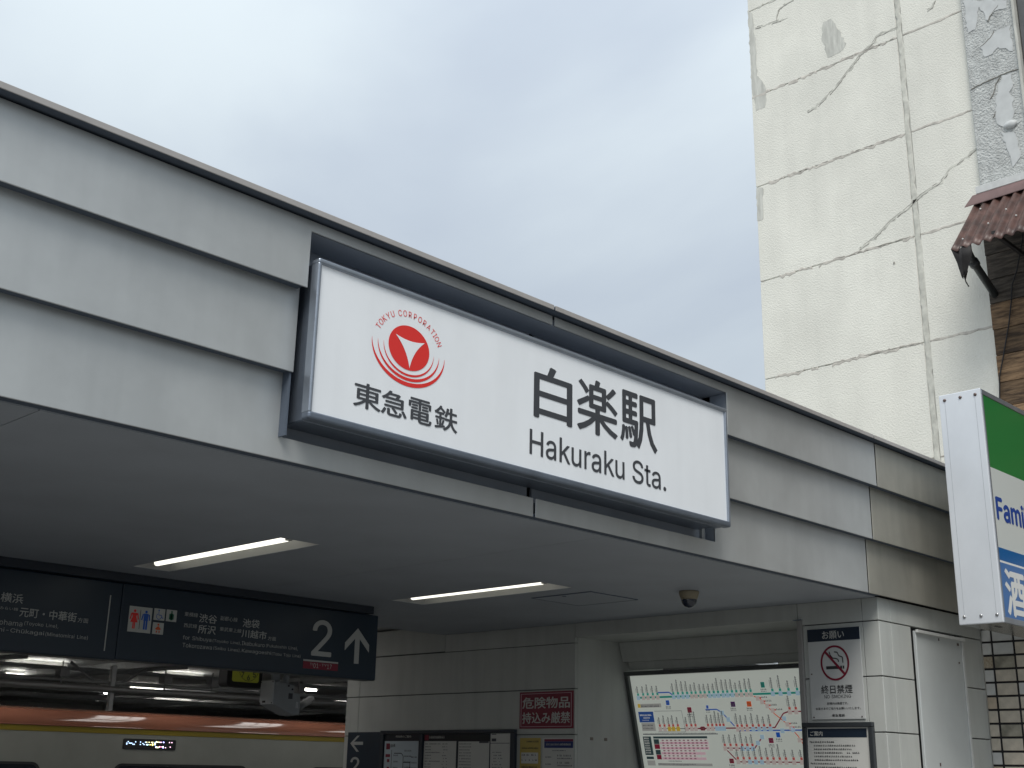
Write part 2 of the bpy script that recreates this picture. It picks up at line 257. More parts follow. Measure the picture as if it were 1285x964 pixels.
GL_={'(':(273,'89,207 90,244 94,283 101,324 109,364 119,403 132,441 145,477 160,510 177,539 236,539 219,503 204,466 191,428 179,390 169,351 161,313 156,276 152,241 151,207 152,176 155,145 160,115 167,83 177,50 188,16 202,-19 218,-57 236,-96 177,-96 150,-46 128,4 111,55 99,106 92,156'),')':(273,'37,-96 56,-56 72,-18 86,18 97,52 106,85 113,116 118,147 121,177 122,207 121,241 117,276 112,313 104,351 94,390 82,428 69,466 54,503 37,539 97,539 113,510 128,477 142,441 154,403 164,364 173,323 179,283 183,244 184,207 182,156 174,104 161,53 144,3 123,-47 97,-96'),',':(188,'38,-119 68,71 137,71 84,-119'),'-':(453,'337,244 337,188 114,188 114,244'),'.':(188,'95,-4 83,-3 73,1 63,9 55,18 51,29 50,41 51,53 55,64 63,73 73,81 83,85 95,87 107,85 118,81 128,73 135,64 140,53 141,41 140,29 135,18 128,9 118,1 107,-3'),'0':(453,'227,-7 191,-3 158,7 130,24 105,48 85,77 69,113 57,155 50,202 48,254 50,306 57,353 69,395 85,431 106,461 130,484 159,502 191,512 227,516 262,512 295,502 323,484 348,461 368,431 384,395 396,353 403,306 405,254 403,202 396,155 384,113 368,77 348,48 323,24 295,7 263,-3;227,50 250,52 271,60 290,74 306,92 320,116 330,144 338,176 342,213 344,254 342,295 338,332 330,365 320,393 306,416 290,435 271,449 250,457 227,460 203,457 182,449 163,435 147,416 134,393 123,365 115,332 111,295 109,254 111,213 115,176 123,144 134,116 147,92 163,74 182,60 203,52'),'1':(453,'76,0 76,55 391,55 391,0;276,509 276,0 212,0 212,448 209,448 86,358 86,427 198,509'),'2':(453,'64,0 64,47 234,229 282,282 294,298 303,312 311,327 316,341 319,356 320,371 319,389 315,405 308,419 298,431 287,441 273,449 258,455 241,458 224,460 205,458 188,454 172,447 159,438 148,427 139,413 132,398 128,381 127,362 66,362 68,391 75,418 86,442 102,464 121,482 143,496 168,507 196,513 225,516 254,513 281,507 306,497 328,482 346,465 361,445 372,423 379,398 381,372 380,354 377,336 371,318 363,299 351,280 336,259 267,180 153,60 153,57 389,57 389,0'),'5':(453,'221,-7 192,-5 165,1 140,11 118,25 99,41 83,60 71,82 63,105 60,130 122,130 125,115 130,102 138,89 148,78 160,68 173,60 188,54 204,51 221,50 241,51 259,56 276,64 291,75 304,89 314,104 322,122 326,141 328,162 326,183 321,203 314,221 303,237 290,251 275,262 257,270 238,275 218,277 201,276 184,273 167,268 152,262 139,255 128,246 67,253 96,509 366,509 366,452 151,452 134,301 136,301 148,311 162,318 178,325 194,330 212,333 229,334 252,332 274,328 294,321 313,311 330,299 345,285 358,269 370,251 379,231 386,210 390,187 391,163 388,132 381,102 369,76 352,52 332,32 309,15 282,3 253,-4'),'6':(453,'226,-7 196,-4 168,3 142,15 119,31 100,51 84,74 73,101 66,130 64,162 65,187 71,212 80,239 93,268 112,302 137,340 252,509 322,509 151,261 145,261 151,270 157,279 165,288 174,295 184,302 196,307 208,311 221,313 235,314 265,312 291,305 316,295 337,280 355,262 370,240 380,215 387,187 389,157 387,127 379,98 368,73 352,50 333,30 310,14 284,3 257,-4;226,48 245,50 263,55 279,63 293,73 304,86 314,101 322,119 326,137 327,157 326,178 322,196 314,213 304,228 293,241 279,251 263,259 245,264 226,265 207,264 190,259 174,252 160,241 148,229 138,214 131,197 126,179 125,158 126,138 131,119 138,102 148,86 160,73 174,63 190,55 207,50'),'7':(453,'97,0 323,448 323,452 62,452 62,509 391,509 391,449 165,0'),'A':(480,'16,0 201,509 276,509 463,0 395,0 287,302 264,372 232,478 245,478 213,371 191,302 85,0;110,142 110,199 370,199 370,142'),'C':(510,'267,-7 225,-3 186,7 150,25 119,49 92,79 70,115 53,157 44,203 40,254 44,305 53,352 70,393 92,429 119,459 150,484 186,501 225,512 267,516 293,514 317,511 340,504 362,496 383,485 402,471 419,456 435,438 448,418 459,397 467,373 473,348 408,348 404,365 397,380 389,395 380,407 369,418 357,428 344,437 330,444 315,449 300,453 284,455 267,456 237,453 209,445 184,432 161,414 141,391 125,364 113,332 106,295 103,254 106,213 113,177 125,145 141,117 161,94 184,76 210,63 237,56 267,53 284,54 300,56 315,60 330,65 344,72 357,81 369,90 380,102 389,114 397,128 404,144 408,160 473,160 467,135 459,112 448,91 435,71 420,53 402,38 383,24 363,13 341,5 317,-2 293,-6'),'D':(502,'219,0 96,0 96,57 215,57 254,60 288,68 318,81 343,99 363,122 379,149 390,181 397,216 399,255 397,294 390,329 379,361 364,388 344,410 320,428 291,441 258,449 221,452 93,452 93,509 225,509 273,505 315,495 353,478 385,455 412,426 433,391 449,351 458,306 462,255 458,205 449,159 433,119 411,83 384,54 351,31 312,14 268,3;125,509 125,0 60,0 60,509'),'F':(410,'60,0 60,509 369,509 369,452 125,452 125,278 346,278 346,221 125,221 125,0'),'G':(520,'269,-7 225,-3 185,7 149,25 118,49 91,79 69,116 53,157 43,203 40,254 43,305 53,352 69,393 91,429 117,459 149,484 184,501 223,512 265,516 291,514 316,510 340,504 363,494 384,483 403,469 421,453 436,436 449,416 460,395 468,373 474,349 408,349 402,365 395,379 387,393 378,406 368,417 356,427 344,436 330,443 315,448 300,453 283,455 265,456 236,453 209,445 183,432 160,414 141,392 125,364 113,332 106,295 103,254 106,213 113,177 125,145 141,117 161,95 184,76 210,63 238,56 269,53 296,55 322,61 345,71 365,85 382,102 396,123 407,147 413,173 415,202 434,199 283,199 283,256 478,256 478,200 475,160 466,124 451,91 431,62 406,38 377,19 344,5 308,-4'),'H':(517,'60,0 60,509 125,509 125,289 392,289 392,509 457,509 457,0 392,0 392,232 125,232 125,0'),'I':(300,'31,0 31,57 118,57 118,452 31,452 31,509 269,509 269,452 183,452 183,57 269,57 269,0'),'K':(467,'104,145 104,216 139,261 174,303 212,344 364,509 448,509 231,276 228,276;60,0 60,509 125,509 125,334 124,225 125,193 125,0;372,0 188,259 228,309 449,0'),'L':(393,'60,0 60,509 125,509 125,57 361,57 361,0'),'M':(628,'60,0 60,509 152,509 277,187 287,159 299,123 311,84 322,49 307,49 318,83 330,121 342,158 352,187 476,509 568,509 568,0 504,0 504,291 504,327 505,369 506,413 507,457 513,457 498,409 482,363 467,322 456,291 342,0 286,0 170,291 159,321 145,361 129,408 112,457 119,457 120,416 121,372 122,328 122,291 122,0'),'N':(523,'60,0 60,509 136,509 343,183 363,151 388,107 414,55 405,54 401,108 399,157 399,195 399,509 463,509 463,0 387,0 202,290 177,331 148,381 108,452 119,454 122,384 124,328 125,291 125,0'),'O':(533,'267,-7 225,-3 186,7 150,25 119,49 92,79 70,115 53,157 44,203 40,254 44,305 53,352 70,393 92,429 119,459 150,484 186,501 225,512 267,516 309,512 348,501 384,484 415,459 442,429 464,393 480,352 490,305 493,254 490,203 480,157 464,115 442,79 415,49 384,25 348,7 309,-3;267,53 296,55 324,63 349,76 372,94 392,116 408,144 420,176 428,213 430,254 428,295 420,332 408,365 392,392 372,415 349,433 324,446 296,453 267,456 237,453 210,445 184,433 161,415 142,392 125,364 113,332 106,295 103,254 106,213 113,176 125,144 142,117 161,94 184,76 210,63 237,55'),'P':(445,'60,0 60,509 235,509 272,506 305,499 332,487 356,471 375,452 390,430 400,404 407,377 409,348 407,318 400,291 390,265 375,243 356,223 332,207 305,195 272,188 235,186 109,186 109,242 233,242 257,244 279,248 297,256 312,266 324,279 333,294 339,310 343,328 344,348 343,367 339,385 333,402 324,416 312,428 297,439 279,446 257,451 232,452 125,452 125,0'),'R':(449,'60,0 60,509 236,509 273,506 305,500 333,489 356,473 376,455 390,433 401,408 407,381 409,352 407,323 401,296 390,271 376,250 356,232 333,217 305,206 273,200 236,198 96,198 96,255 234,255 258,256 280,260 298,267 313,276 325,287 334,300 340,316 344,333 345,352 344,371 340,389 334,405 325,419 313,430 298,440 279,446 258,451 233,452 125,452 125,0;353,0 230,229 303,229 428,0'),'S':(447,'224,-9 188,-7 156,-1 128,9 102,23 81,40 64,60 51,83 42,109 38,137 104,137 108,118 114,102 123,88 136,76 150,66 166,59 185,53 204,50 224,49 246,50 267,54 286,60 303,69 317,79 329,92 338,106 344,122 346,139 344,154 340,168 332,179 322,189 310,197 296,205 245,222 184,239 145,253 112,269 86,289 67,313 56,341 52,372 54,400 62,425 75,448 92,468 113,484 138,498 165,508 195,514 227,516 259,514 289,508 316,498 340,484 360,468 377,449 390,427 398,403 401,378 337,378 332,402 320,421 302,437 280,449 254,456 225,459 204,457 185,454 167,448 152,440 139,430 129,418 121,405 117,391 115,376 117,359 122,345 131,334 142,324 155,315 169,308 212,293 264,279 312,264 328,256 344,248 359,238 372,226 384,213 395,198 402,180 407,161 408,139 406,112 399,87 386,64 370,43 349,25 323,11 294,0 261,-7'),'T':(449,'32,452 32,509 417,509 417,452 257,452 257,0 193,0 193,452'),'U':(517,'259,-8 220,-6 186,2 154,15 126,33 103,55 85,80 71,108 63,140 60,173 60,509 124,509 124,178 126,155 132,133 141,113 153,95 169,80 187,68 208,59 232,53 259,52 285,53 309,59 331,68 349,80 364,95 377,113 385,133 391,155 393,178 393,509 457,509 457,173 454,140 446,108 433,80 414,55 391,33 363,15 332,2 297,-6'),'Y':(472,'203,0 203,208 16,509 91,509 192,344 222,292 250,230 224,230 251,293 280,344 381,509 455,509 268,208 268,0'),'a':(389,'160,-9 137,-7 115,-3 94,5 76,15 60,29 48,45 38,63 32,84 30,108 32,128 36,146 43,161 53,174 64,184 78,193 92,200 108,206 125,211 178,220 234,227 247,229 257,231 265,235 271,240 274,246 276,255 276,257 275,272 272,285 267,297 260,307 251,315 240,322 227,327 212,330 196,331 178,330 163,327 149,322 137,316 127,309 118,301 110,292 104,283 100,274 41,291 51,313 64,331 79,346 95,358 114,368 133,375 153,380 173,383 194,384 239,379 255,375 271,369 286,360 300,350 312,336 322,320 330,301 335,278 337,251 337,0 277,0 277,52 272,52 252,25 242,16 229,8 215,1 199,-4 181,-7;170,45 192,47 211,51 228,59 242,68 254,80 263,93 270,108 274,122 276,138 276,190 259,182 231,176 200,171 175,168 134,159 122,153 112,147 103,139 97,130 93,118 92,105 93,93 96,82 102,72 109,64 119,57 130,52 142,48 156,46'),'b':(424,'229,-8 208,-7 189,-3 172,4 159,12 147,21 138,31 118,59 112,59 112,0 53,0 53,509 114,509 114,319 118,319 137,346 147,355 158,364 171,373 188,379 207,383 229,384 259,382 287,374 313,361 335,342 354,320 370,293 381,261 388,227 390,189 388,151 381,116 370,84 355,57 336,34 313,16 288,3 260,-6;220,47 242,49 262,55 279,66 294,80 306,97 316,117 323,139 327,163 328,189 327,215 323,239 316,261 307,281 295,298 280,311 262,322 243,328 220,330 198,328 178,322 161,312 147,299 134,282 125,263 118,241 114,216 113,189 114,162 118,138 125,115 135,95 147,78 162,65 179,55 198,49'),'c':(396,'207,-8 174,-5 144,3 117,16 93,35 72,58 56,85 44,116 37,150 34,187 37,225 44,260 56,291 72,318 93,341 117,360 144,374 174,382 207,384 226,384 243,381 260,377 276,371 291,364 305,356 318,346 330,335 340,322 349,308 356,293 362,277 303,262 290,289 270,311 242,325 207,330 184,328 163,321 145,310 130,296 118,278 108,258 102,236 98,212 96,187 98,163 102,139 108,117 118,97 130,80 145,66 163,55 184,49 207,46 243,52 271,66 292,89 304,117 363,102 357,86 350,70 341,56 331,43 319,32 306,21 292,12 277,5 261,-1 244,-5 226,-7'),'e':(404,'212,-8 177,-5 145,3 117,16 92,35 72,58 56,85 44,116 37,150 34,187 36,224 44,258 55,290 71,317 91,340 115,359 142,373 172,382 205,384 226,383 246,380 266,374 285,366 303,355 319,341 334,324 347,305 357,282 365,256 370,227 371,194 371,169 75,169 75,221 338,221 310,202 308,226 304,248 298,269 288,286 277,301 263,314 246,323 227,328 205,330 183,328 164,323 146,313 131,301 119,286 109,270 102,251 97,231 96,211 96,178 98,151 102,127 110,106 121,88 135,73 151,61 169,53 190,48 212,46 227,47 241,49 254,53 265,58 276,65 285,73 294,82 300,93 306,105 365,91 358,72 348,55 335,39 320,26 302,14 283,4 261,-3 237,-7'),'f':(254,'228,379 228,327 6,327 6,379;81,0 81,432 82,452 87,470 96,486 107,499 120,510 135,519 152,525 169,529 187,530 222,527 243,521 227,468 215,472 195,474 178,472 164,468 154,460 147,449 143,435 142,419 142,0'),'g':(425,'207,-151 180,-149 156,-146 134,-140 114,-132 97,-122 82,-110 70,-97 59,-84 51,-69 101,-41 122,-66 131,-74 142,-82 154,-88 169,-93 187,-96 207,-97 236,-95 261,-87 282,-75 298,-58 308,-34 311,-6 311,68 306,68 287,41 277,32 266,23 252,16 236,10 217,6 195,5 165,7 138,14 113,27 90,43 71,65 55,90 43,120 36,154 34,191 36,229 43,263 55,293 71,320 90,342 112,361 138,374 166,382 196,384 218,383 237,379 253,373 267,365 279,356 288,346 308,319 313,319 313,379 372,379 372,-9 370,-40 363,-67 350,-90 334,-109 314,-124 291,-136 265,-144 237,-149;205,59 227,61 246,66 264,75 278,87 290,103 300,121 307,142 311,166 312,193 311,219 307,242 300,264 291,283 279,299 264,312 247,322 227,328 205,330 182,328 163,322 145,312 130,298 118,282 109,262 102,241 98,218 96,193 98,167 102,144 109,123 118,104 131,88 145,76 163,66 183,61'),'h':(410,'114,227 114,0 53,0 53,509 114,509 114,287 102,287 116,319 132,344 152,362 175,374 200,382 227,384 252,383 275,377 295,369 313,356 328,340 341,321 350,298 355,271 357,240 357,0 296,0 296,235 293,263 286,286 273,304 256,318 235,326 210,329 192,328 176,324 161,317 147,308 136,297 126,283 119,266 115,248'),'i':(167,'53,0 53,379 114,379 114,0;84,443 73,444 63,448 54,455 47,463 43,472 41,483 43,494 47,504 54,512 63,518 73,522 84,524 95,522 105,518 114,512 121,504 125,494 126,483 125,472 121,463 114,455 105,448 95,444'),'j':(167,'53,379 114,379 114,-30 112,-52 108,-72 102,-90 92,-106 80,-119 65,-129 47,-137 27,-141 4,-143 -10,-143 -10,-87 2,-87 18,-85 31,-80 40,-72 47,-61 51,-46 53,-29;83,443 72,444 62,448 53,455 47,463 42,472 41,483 42,494 47,504 53,512 62,518 72,522 83,524 95,522 105,518 114,512 120,504 125,494 126,483 125,472 120,463 114,455 105,448 95,444'),'k':(381,'110,137 110,212 121,212 284,379 360,379 184,199 177,199;53,0 53,509 114,509 114,0;294,0 148,186 191,229 372,0'),'l':(189,'139,-2 112,0 91,8 74,20 62,37 55,59 53,84 53,509 114,509 114,99 114,83 117,71 120,62 126,57 135,53 146,52 160,53 170,54 181,3 162,-1'),'m':(610,'53,0 53,379 112,379 112,295 108,295 114,314 122,331 132,346 144,358 158,368 172,376 187,382 203,385 219,386 245,383 268,375 287,361 303,342 314,320 321,295 312,295 318,312 326,329 337,343 350,356 364,366 381,375 398,381 417,385 437,386 458,385 478,380 497,372 514,361 529,346 541,328 550,307 555,283 557,255 557,0 496,0 496,254 493,279 485,298 473,313 456,323 438,329 419,330 402,329 387,326 374,320 363,312 353,302 345,290 340,277 336,263 335,247 335,0 274,0 274,260 272,280 265,297 253,311 238,322 220,328 199,330 185,329 171,326 158,320 145,312 135,302 126,289 119,274 115,257 114,238 114,0'),'n':(410,'114,227 114,0 53,0 53,379 112,379 112,287 102,287 116,319 132,344 152,362 175,374 200,382 227,384 252,383 275,377 295,369 313,356 328,340 341,321 350,298 355,271 357,240 357,0 296,0 296,235 293,263 286,286 273,304 256,318 235,326 210,329 192,328 176,324 161,317 147,308 136,297 126,283 119,266 115,248'),'o':(415,'207,-8 174,-5 144,3 117,16 93,35 72,58 56,85 44,116 37,150 34,187 37,225 44,260 56,291 72,318 93,341 117,360 144,374 174,382 207,384 241,382 271,374 299,360 323,341 343,318 359,291 371,260 379,225 381,187 379,150 371,116 359,85 343,58 323,35 299,16 271,3 241,-5;207,46 231,49 252,55 270,66 285,80 298,97 307,117 314,139 318,163 319,187 318,212 314,236 307,258 298,278 285,296 270,310 252,321 231,328 207,330 184,328 163,321 145,310 130,296 118,278 108,258 102,236 98,212 96,187 98,163 102,139 108,117 118,97 130,80 145,66 163,55 184,49'),'r':(259,'53,0 53,379 112,379 112,321 115,321 124,339 137,354 152,367 171,377 191,383 213,385 229,384 243,384 243,322 230,324 207,326 190,324 174,321 159,315 146,306 135,296 126,284 119,269 115,254 114,237 114,0'),'s':(365,'182,-8 157,-7 133,-3 112,3 93,12 76,24 62,38 50,54 41,73 36,94 94,107 101,87 111,72 124,60 141,52 160,47 181,45 206,47 227,53 244,62 258,74 265,88 268,103 266,115 262,126 254,136 243,144 229,150 212,155 149,170 118,180 92,192 72,208 58,227 50,249 47,274 49,295 55,314 65,332 79,347 95,360 115,370 137,378 161,383 187,384 212,383 234,379 254,372 271,363 286,352 299,339 309,324 318,308 324,290 268,277 262,291 254,304 243,316 228,325 210,331 187,333 166,331 147,326 131,317 119,305 111,292 109,277 110,264 115,253 124,243 136,235 152,229 172,223 229,209 261,200 287,187 306,171 320,153 328,131 331,107 329,85 323,65 312,47 298,31 281,18 260,6 236,-2 210,-7'),'t':(227,'204,379 204,327 6,327 6,379;65,471 126,471 126,98 127,83 130,70 136,61 144,55 156,51 170,50 185,51 202,54 213,2 192,-3 168,-4 138,-1 113,7 92,21 77,41 68,64 65,93'),'u':(410,'182,-5 158,-3 135,2 115,11 97,23 82,39 69,59 60,82 54,109 53,139 53,379 114,379 114,144 116,117 124,94 137,75 154,61 175,53 200,50 218,51 234,55 249,62 263,71 274,83 283,97 290,113 295,132 296,153 296,379 357,379 357,0 298,0 298,92 307,92 294,60 277,35 257,17 234,5 209,-3'),'w':(567,'138,0 23,379 87,379 133,214 154,137 175,41 165,41 186,135 206,214 252,379 316,379 362,214 382,136 402,41 391,41 413,135 434,214 480,379 545,379 429,0 368,0 319,172 305,225 291,280 277,338 291,338 277,280 263,225 248,172 199,0'),'y':(389,'47,-139 61,-86 71,-87 83,-89 94,-90 104,-89 113,-86 122,-81 130,-74 138,-64 145,-51 151,-36 163,-1 17,379 84,379 165,155 187,87 206,21 184,21 202,87 224,155 305,379 371,379 204,-58 196,-77 187,-93 177,-107 165,-119 153,-128 139,-136 125,-141 109,-144 91,-145 65,-143'),'z':(380,'42,0 42,46 254,320 254,323 48,323 48,379 333,379 333,331 126,60 126,56 339,56 339,0')}
GL = {k: (a, [[tuple(int(c) / 1000 for c in q.split(',')) for q in sp.split(' ')] for sp in t.split(';')]) for k, (a, t) in GL_.items()}
def _p(t): return [tuple(int(c) / 1000 for c in q.split(',')) for q in t.split(' ')]
GL['k'] = (GL['k'][0], [_p('58,0 58,515 122,515 122,215 288,375 370,375 217,232 388,0 310,0 173,190 122,142 122,0')])
GL['K'] = (GL['K'][0], [_p('60,0 60,509 127,509 127,262 365,509 455,509 233,283 468,0 382,0 186,235 127,175 127,0')])
GL['ū'] = (GL['u'][0], GL['u'][1] + [_p('90,440 300,440 300,485 90,485')])
def glyphs(body, res=3, track=0.0):
    """flat outlines of a string: own grotesque letters for Latin text, the built-in font for the rest"""
    latin = all(ch in GL or ch == ' ' for ch in body)
    if latin:
        c = bpy.data.curves.new('t', 'CURVE'); c.dimensions = '2D'; c.fill_mode = 'FRONT'; x = 0
        for ch in body:
            if ch == ' ': x += .28; continue
            adv_, sps = GL[ch]
            for p in sps:
                sp = c.splines.new('POLY'); sp.points.add(len(p) - 1); sp.use_cyclic_u = True
                for i, (px, py) in enumerate(p): sp.points[i].co = (x + px, py, 0, 1)
            x += adv_ / 1000 + track
    else:
        c = bpy.data.curves.new('t', 'FONT'); c.body = body; c.resolution_u = res; c.fill_mode = 'FRONT'
    o = bpy.data.objects.new('t', c); C.objects.link(o)
    me = bpy.data.meshes.new_from_object(o.evaluated_get(bpy.context.evaluated_depsgraph_get()))
    bpy.data.objects.remove(o); bpy.data.curves.remove(c)
    vs = [(v.co.x, v.co.y) for v in me.vertices]; fs = [tuple(p.vertices) for p in me.polygons]
    bpy.data.meshes.remove(me)
    return vs, fs
def text(body, plane, a0, a1, z0, z1, m, parent, bold=0.0, name='lettering', res=3):
    """flat printed lettering fitted to the box a0..a1 (reading direction) by z0..z1; bold > 0 thickens the strokes"""
    vs, fs = glyphs(body, res)
    if bold:
        V, F_ = [], []
        for k, (dx, dy) in enumerate(((-1, 0), (1, 0), (0, 1), (0, -1))):
            o = len(V); V += [(x + dx * bold, y + dy * bold * .8, k + 1) for x, y in vs]; F_ += [tuple(i + o for i in f) for f in fs]
        vs, fs = V, F_
    else: vs = [(x, y, 0) for x, y in vs]
    xs = [v[0] for v in vs]; ys = [v[1] for v in vs]; x0, x1, y0, y1 = min(xs), max(xs), min(ys), max(ys)
    return mesh(name, [plane(a0 + (a1 - a0) * (x - x0) / (x1 - x0), z0 + (z1 - z0) * (y - y0) / (y1 - y0), -k * .00025) for x, y, k in vs], fs, m, parent)

# ================================================================ SETTING
struct(mesh('ground', [(-300, -300, 0), (300, -300, 0), (300, 16.6, 0), (-300, 16.6, 0), (-300, 20.4, 0), (300, 20.4, 0), (300, 400, 0), (-300, 400, 0),
                       (-300, 16.6, -1.4), (300, 16.6, -1.4), (-300, 20.4, -1.4), (300, 20.4, -1.4)],
            [(0, 1, 2, 3), (4, 5, 6, 7), (3, 2, 9, 8), (8, 9, 11, 10), (10, 11, 5, 4)], asphalt_m))
struct(box('pavement', (-40, 13.4), (-1.2, 5.6), (0.004, 0.12), paving_m, None, 0.01))

# ================================================================ STATION BUILDING
st = thing('station_building', 'grey metal clad station front with three lapped bands of panels over the entrance', 'building', (7, 5.8, 0))
XE = 13.46
Y1, Y2, Y3 = 5.636, 5.722, 5.804
g = 0.012; J = (1.42, 6.15, 10.88)
def fp(poly, y, d, name='fascia_panel'): return prism(name, poly, PX(y), .010, fascia_m, st, 0.003)
# top band, notched round the station sign
fp(rect(-3.3, J[0] - g, 4.277, 4.715), Y1, .08)
fp([(J[0] + g, 4.277), (3.97, 4.277), (3.97, 4.645), (J[1] - g, 4.645), (J[1] - g, 4.715), (J[0] + g, 4.715)], Y1, .08)
fp([(J[1] + g, 4.645), (8.33, 4.645), (8.33, 4.277), (J[2] - g, 4.277), (J[2] - g, 4.715), (J[1] + g, 4.715)], Y1, .08)
WP = []
WP.append(fp(rect(J[2] + g, XE, 4.277, 4.715), Y1, .08))
# middle band
for a, b in ((-3.3, J[0] - g), (J[0] + g, 3.975), (8.335, J[2] - g), (J[2] + g, XE)): WP.append(fp(rect(a, b, 3.764, 4.30), Y2, .075))
WP = [WP[0], WP[-1]]
# bottom band
fp(rect(-3.3, J[0] - g, 3.25, 3.79), Y3, .07)
fp([(J[0] + g, 3.25), (J[1] - g, 3.25), (J[1] - g, 3.385), (3.985, 3.385), (3.985, 3.79), (J[0] + g, 3.79)], Y3, .07)
fp([(J[1] + g, 3.25), (J[2] - g, 3.25), (J[2] - g, 3.79), (8.342, 3.79), (8.342, 3.385), (J[1] + g, 3.385)], Y3, .07)
WP.append(fp(rect(J[2] + g, XE, 3.25, 3.79), Y3, .07))
for o in WP: o.data.materials[0] = fascia_w
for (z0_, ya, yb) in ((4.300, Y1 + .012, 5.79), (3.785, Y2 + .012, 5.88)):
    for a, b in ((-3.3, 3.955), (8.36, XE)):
        box('lap_shade_strip', (a, b), (ya, yb), (z0_ - (.012 if z0_ > 4 else .012), z0_ + .01), joint_m, st)  # dark strip standing in for the shade under each lap
# coping along the top, one length per bay
for a, b in ((-3.3, 1.36), (1.375, 6.06), (6.078, 10.712), (10.73, XE)):
    box('coping', (a, b), (5.55, 5.558), (4.718, 4.755), cap_m, st, 0.002)
    box('coping_top', (a, b), (5.559, 6.3), (4.747, 4.755), cap_m, st)
box('coping_underside', (-3.3, XE), (5.562, 5.98), (4.730, 4.745), joint_m, st)  # shade under the coping put into the colour
# dark structure behind the panels, deeper at the sign recess
box('backing', (-3.3, 3.955), (5.885, 5.99), (3.262, 4.70), gap_m, st)
box('backing', (8.40, XE), (5.885, 5.99), (3.262, 4.70), gap_m, st)
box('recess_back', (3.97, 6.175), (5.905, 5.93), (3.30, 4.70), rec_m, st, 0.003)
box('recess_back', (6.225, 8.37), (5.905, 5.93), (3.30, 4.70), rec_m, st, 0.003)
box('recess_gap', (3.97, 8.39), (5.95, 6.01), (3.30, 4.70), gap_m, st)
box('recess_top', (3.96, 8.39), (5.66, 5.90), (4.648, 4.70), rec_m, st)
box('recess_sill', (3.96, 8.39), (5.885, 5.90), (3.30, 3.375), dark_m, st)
box('recess_side', (3.957, 3.968), (5.735, 5.90), (3.38, 4.646), joint_m, st)  # darker than the other sides: recess shade put into the colour
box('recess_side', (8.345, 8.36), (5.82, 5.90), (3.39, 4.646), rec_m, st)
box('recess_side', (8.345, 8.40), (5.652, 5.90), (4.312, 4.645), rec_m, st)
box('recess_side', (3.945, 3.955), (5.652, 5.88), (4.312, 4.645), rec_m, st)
box('recess_bracket', (8.26, 8.30), (5.88, 5.92), (3.37, 3.60), fascia_m, st)
box('roof_structure', (-3.3, XE), (6.07, 12.15), (3.46, 4.70), concrete_m, st)
box('drip_shade_strip', (-3.3, 11.17), (5.818, 5.903), (3.258, 3.275), joint_m, st)  # dark strip standing in for the shade between panel and soffit
# soffit
Z = (3.25, 3.27)
yA, yB = 5.905, 12.15
segs = [((-3.3, -0.2), (yA, yB)), ((-0.194, 2.567), (yA, yB)), ((2.573, 5.50), (yA, yB)),
        ((5.50, 5.88), (yA, 7.92)), ((5.50, 5.88), (10.20, yB)), ((5.88, 7.037), (yA, yB)),
        ((7.043, 8.46), (yA, yB)), ((8.46, 8.90), (yA, 7.88)), ((8.46, 8.90), (10.05, yB)), ((8.90, 11.18), (yA, yB))]
for a, b in segs: box('soffit_panel', a, b, Z, soffit_m, st)
box('soffit_edge', (-3.3, 11.18), (12.15, 12.19), (3.25, 3.40), soffit_m, st)
h = thing('access_hatch', 'thin square hatch outline in the dark ceiling beside the security camera', 'hatch')
box('hatch_panel', (9.21, 9.92), (7.91, 8.69), (3.243, 3.2495), soffit_m, h, 0.001)
boxes('hatch_frame', [((9.195, 9.207), (7.895, 8.705), (3.241, 3.2495)), ((9.923, 9.935), (7.895, 8.705), (3.241, 3.2495)),
                      ((9.2075, 9.9225), (7.895, 7.907), (3.241, 3.2495)), ((9.2075, 9.9225), (8.693, 8.705), (3.241, 3.2495))], dark_m, h)
boxes('hatch_latch', [((9.25, 9.28), (8.30, 8.33), (3.237, 3.2425))], dark_m, h)

# ceiling lights
def ceiling_light(x, y, label):
    t = thing('ceiling_light', label, 'light', (0, 0, 0), 'recessed strip lights in the entrance ceiling')
    (x0, x1), (y0, y1) = x, y
    vs = []
    i = 0.0
    # open tray: sloping reflector walls and a flat top
    top = 3.37
    a0, a1, b0, b1 = x0 + .03, x1 - .10, y0 + .25, y1 - .25
    vs = [(x0, y0, 3.252), (x1, y0, 3.252), (x1, y1, 3.252), (x0, y1, 3.252), (a0, b0, top), (a1, b0, top), (a1, b1, top), (a0, b1, top)]
    mesh('reflector', vs, [(0, 1, 5, 4), (1, 2, 6, 5), (2, 3, 7, 6), (3, 0, 4, 7), (4, 5, 6, 7)], reflect_m, t)
    xc = x0 + .155
    tube('tube', [(xc, b0 - .12, 3.285), (xc, b1 + .10, 3.285)], .028, tube_m, t, 10)
    for ya in (b0 - .16, b1 + .10): box('lamp_holder', (xc - .022, xc + .022), (ya, ya + .04), (3.262, 3.36), reflect_m, t)
    box('housing', (x0 + .001, x1 - .001), (y0 + .001, y1 - .001), (3.375, 3.45), dark_m, t)
    return t
ceiling_light((5.50, 5.88), (7.92, 10.20), 'lit strip light in the ceiling above the hanging platform sign, left of the two')
ceiling_light((8.46, 8.90), (7.88, 10.05), 'lit strip light in the ceiling between the arrow sign and the square hatch')

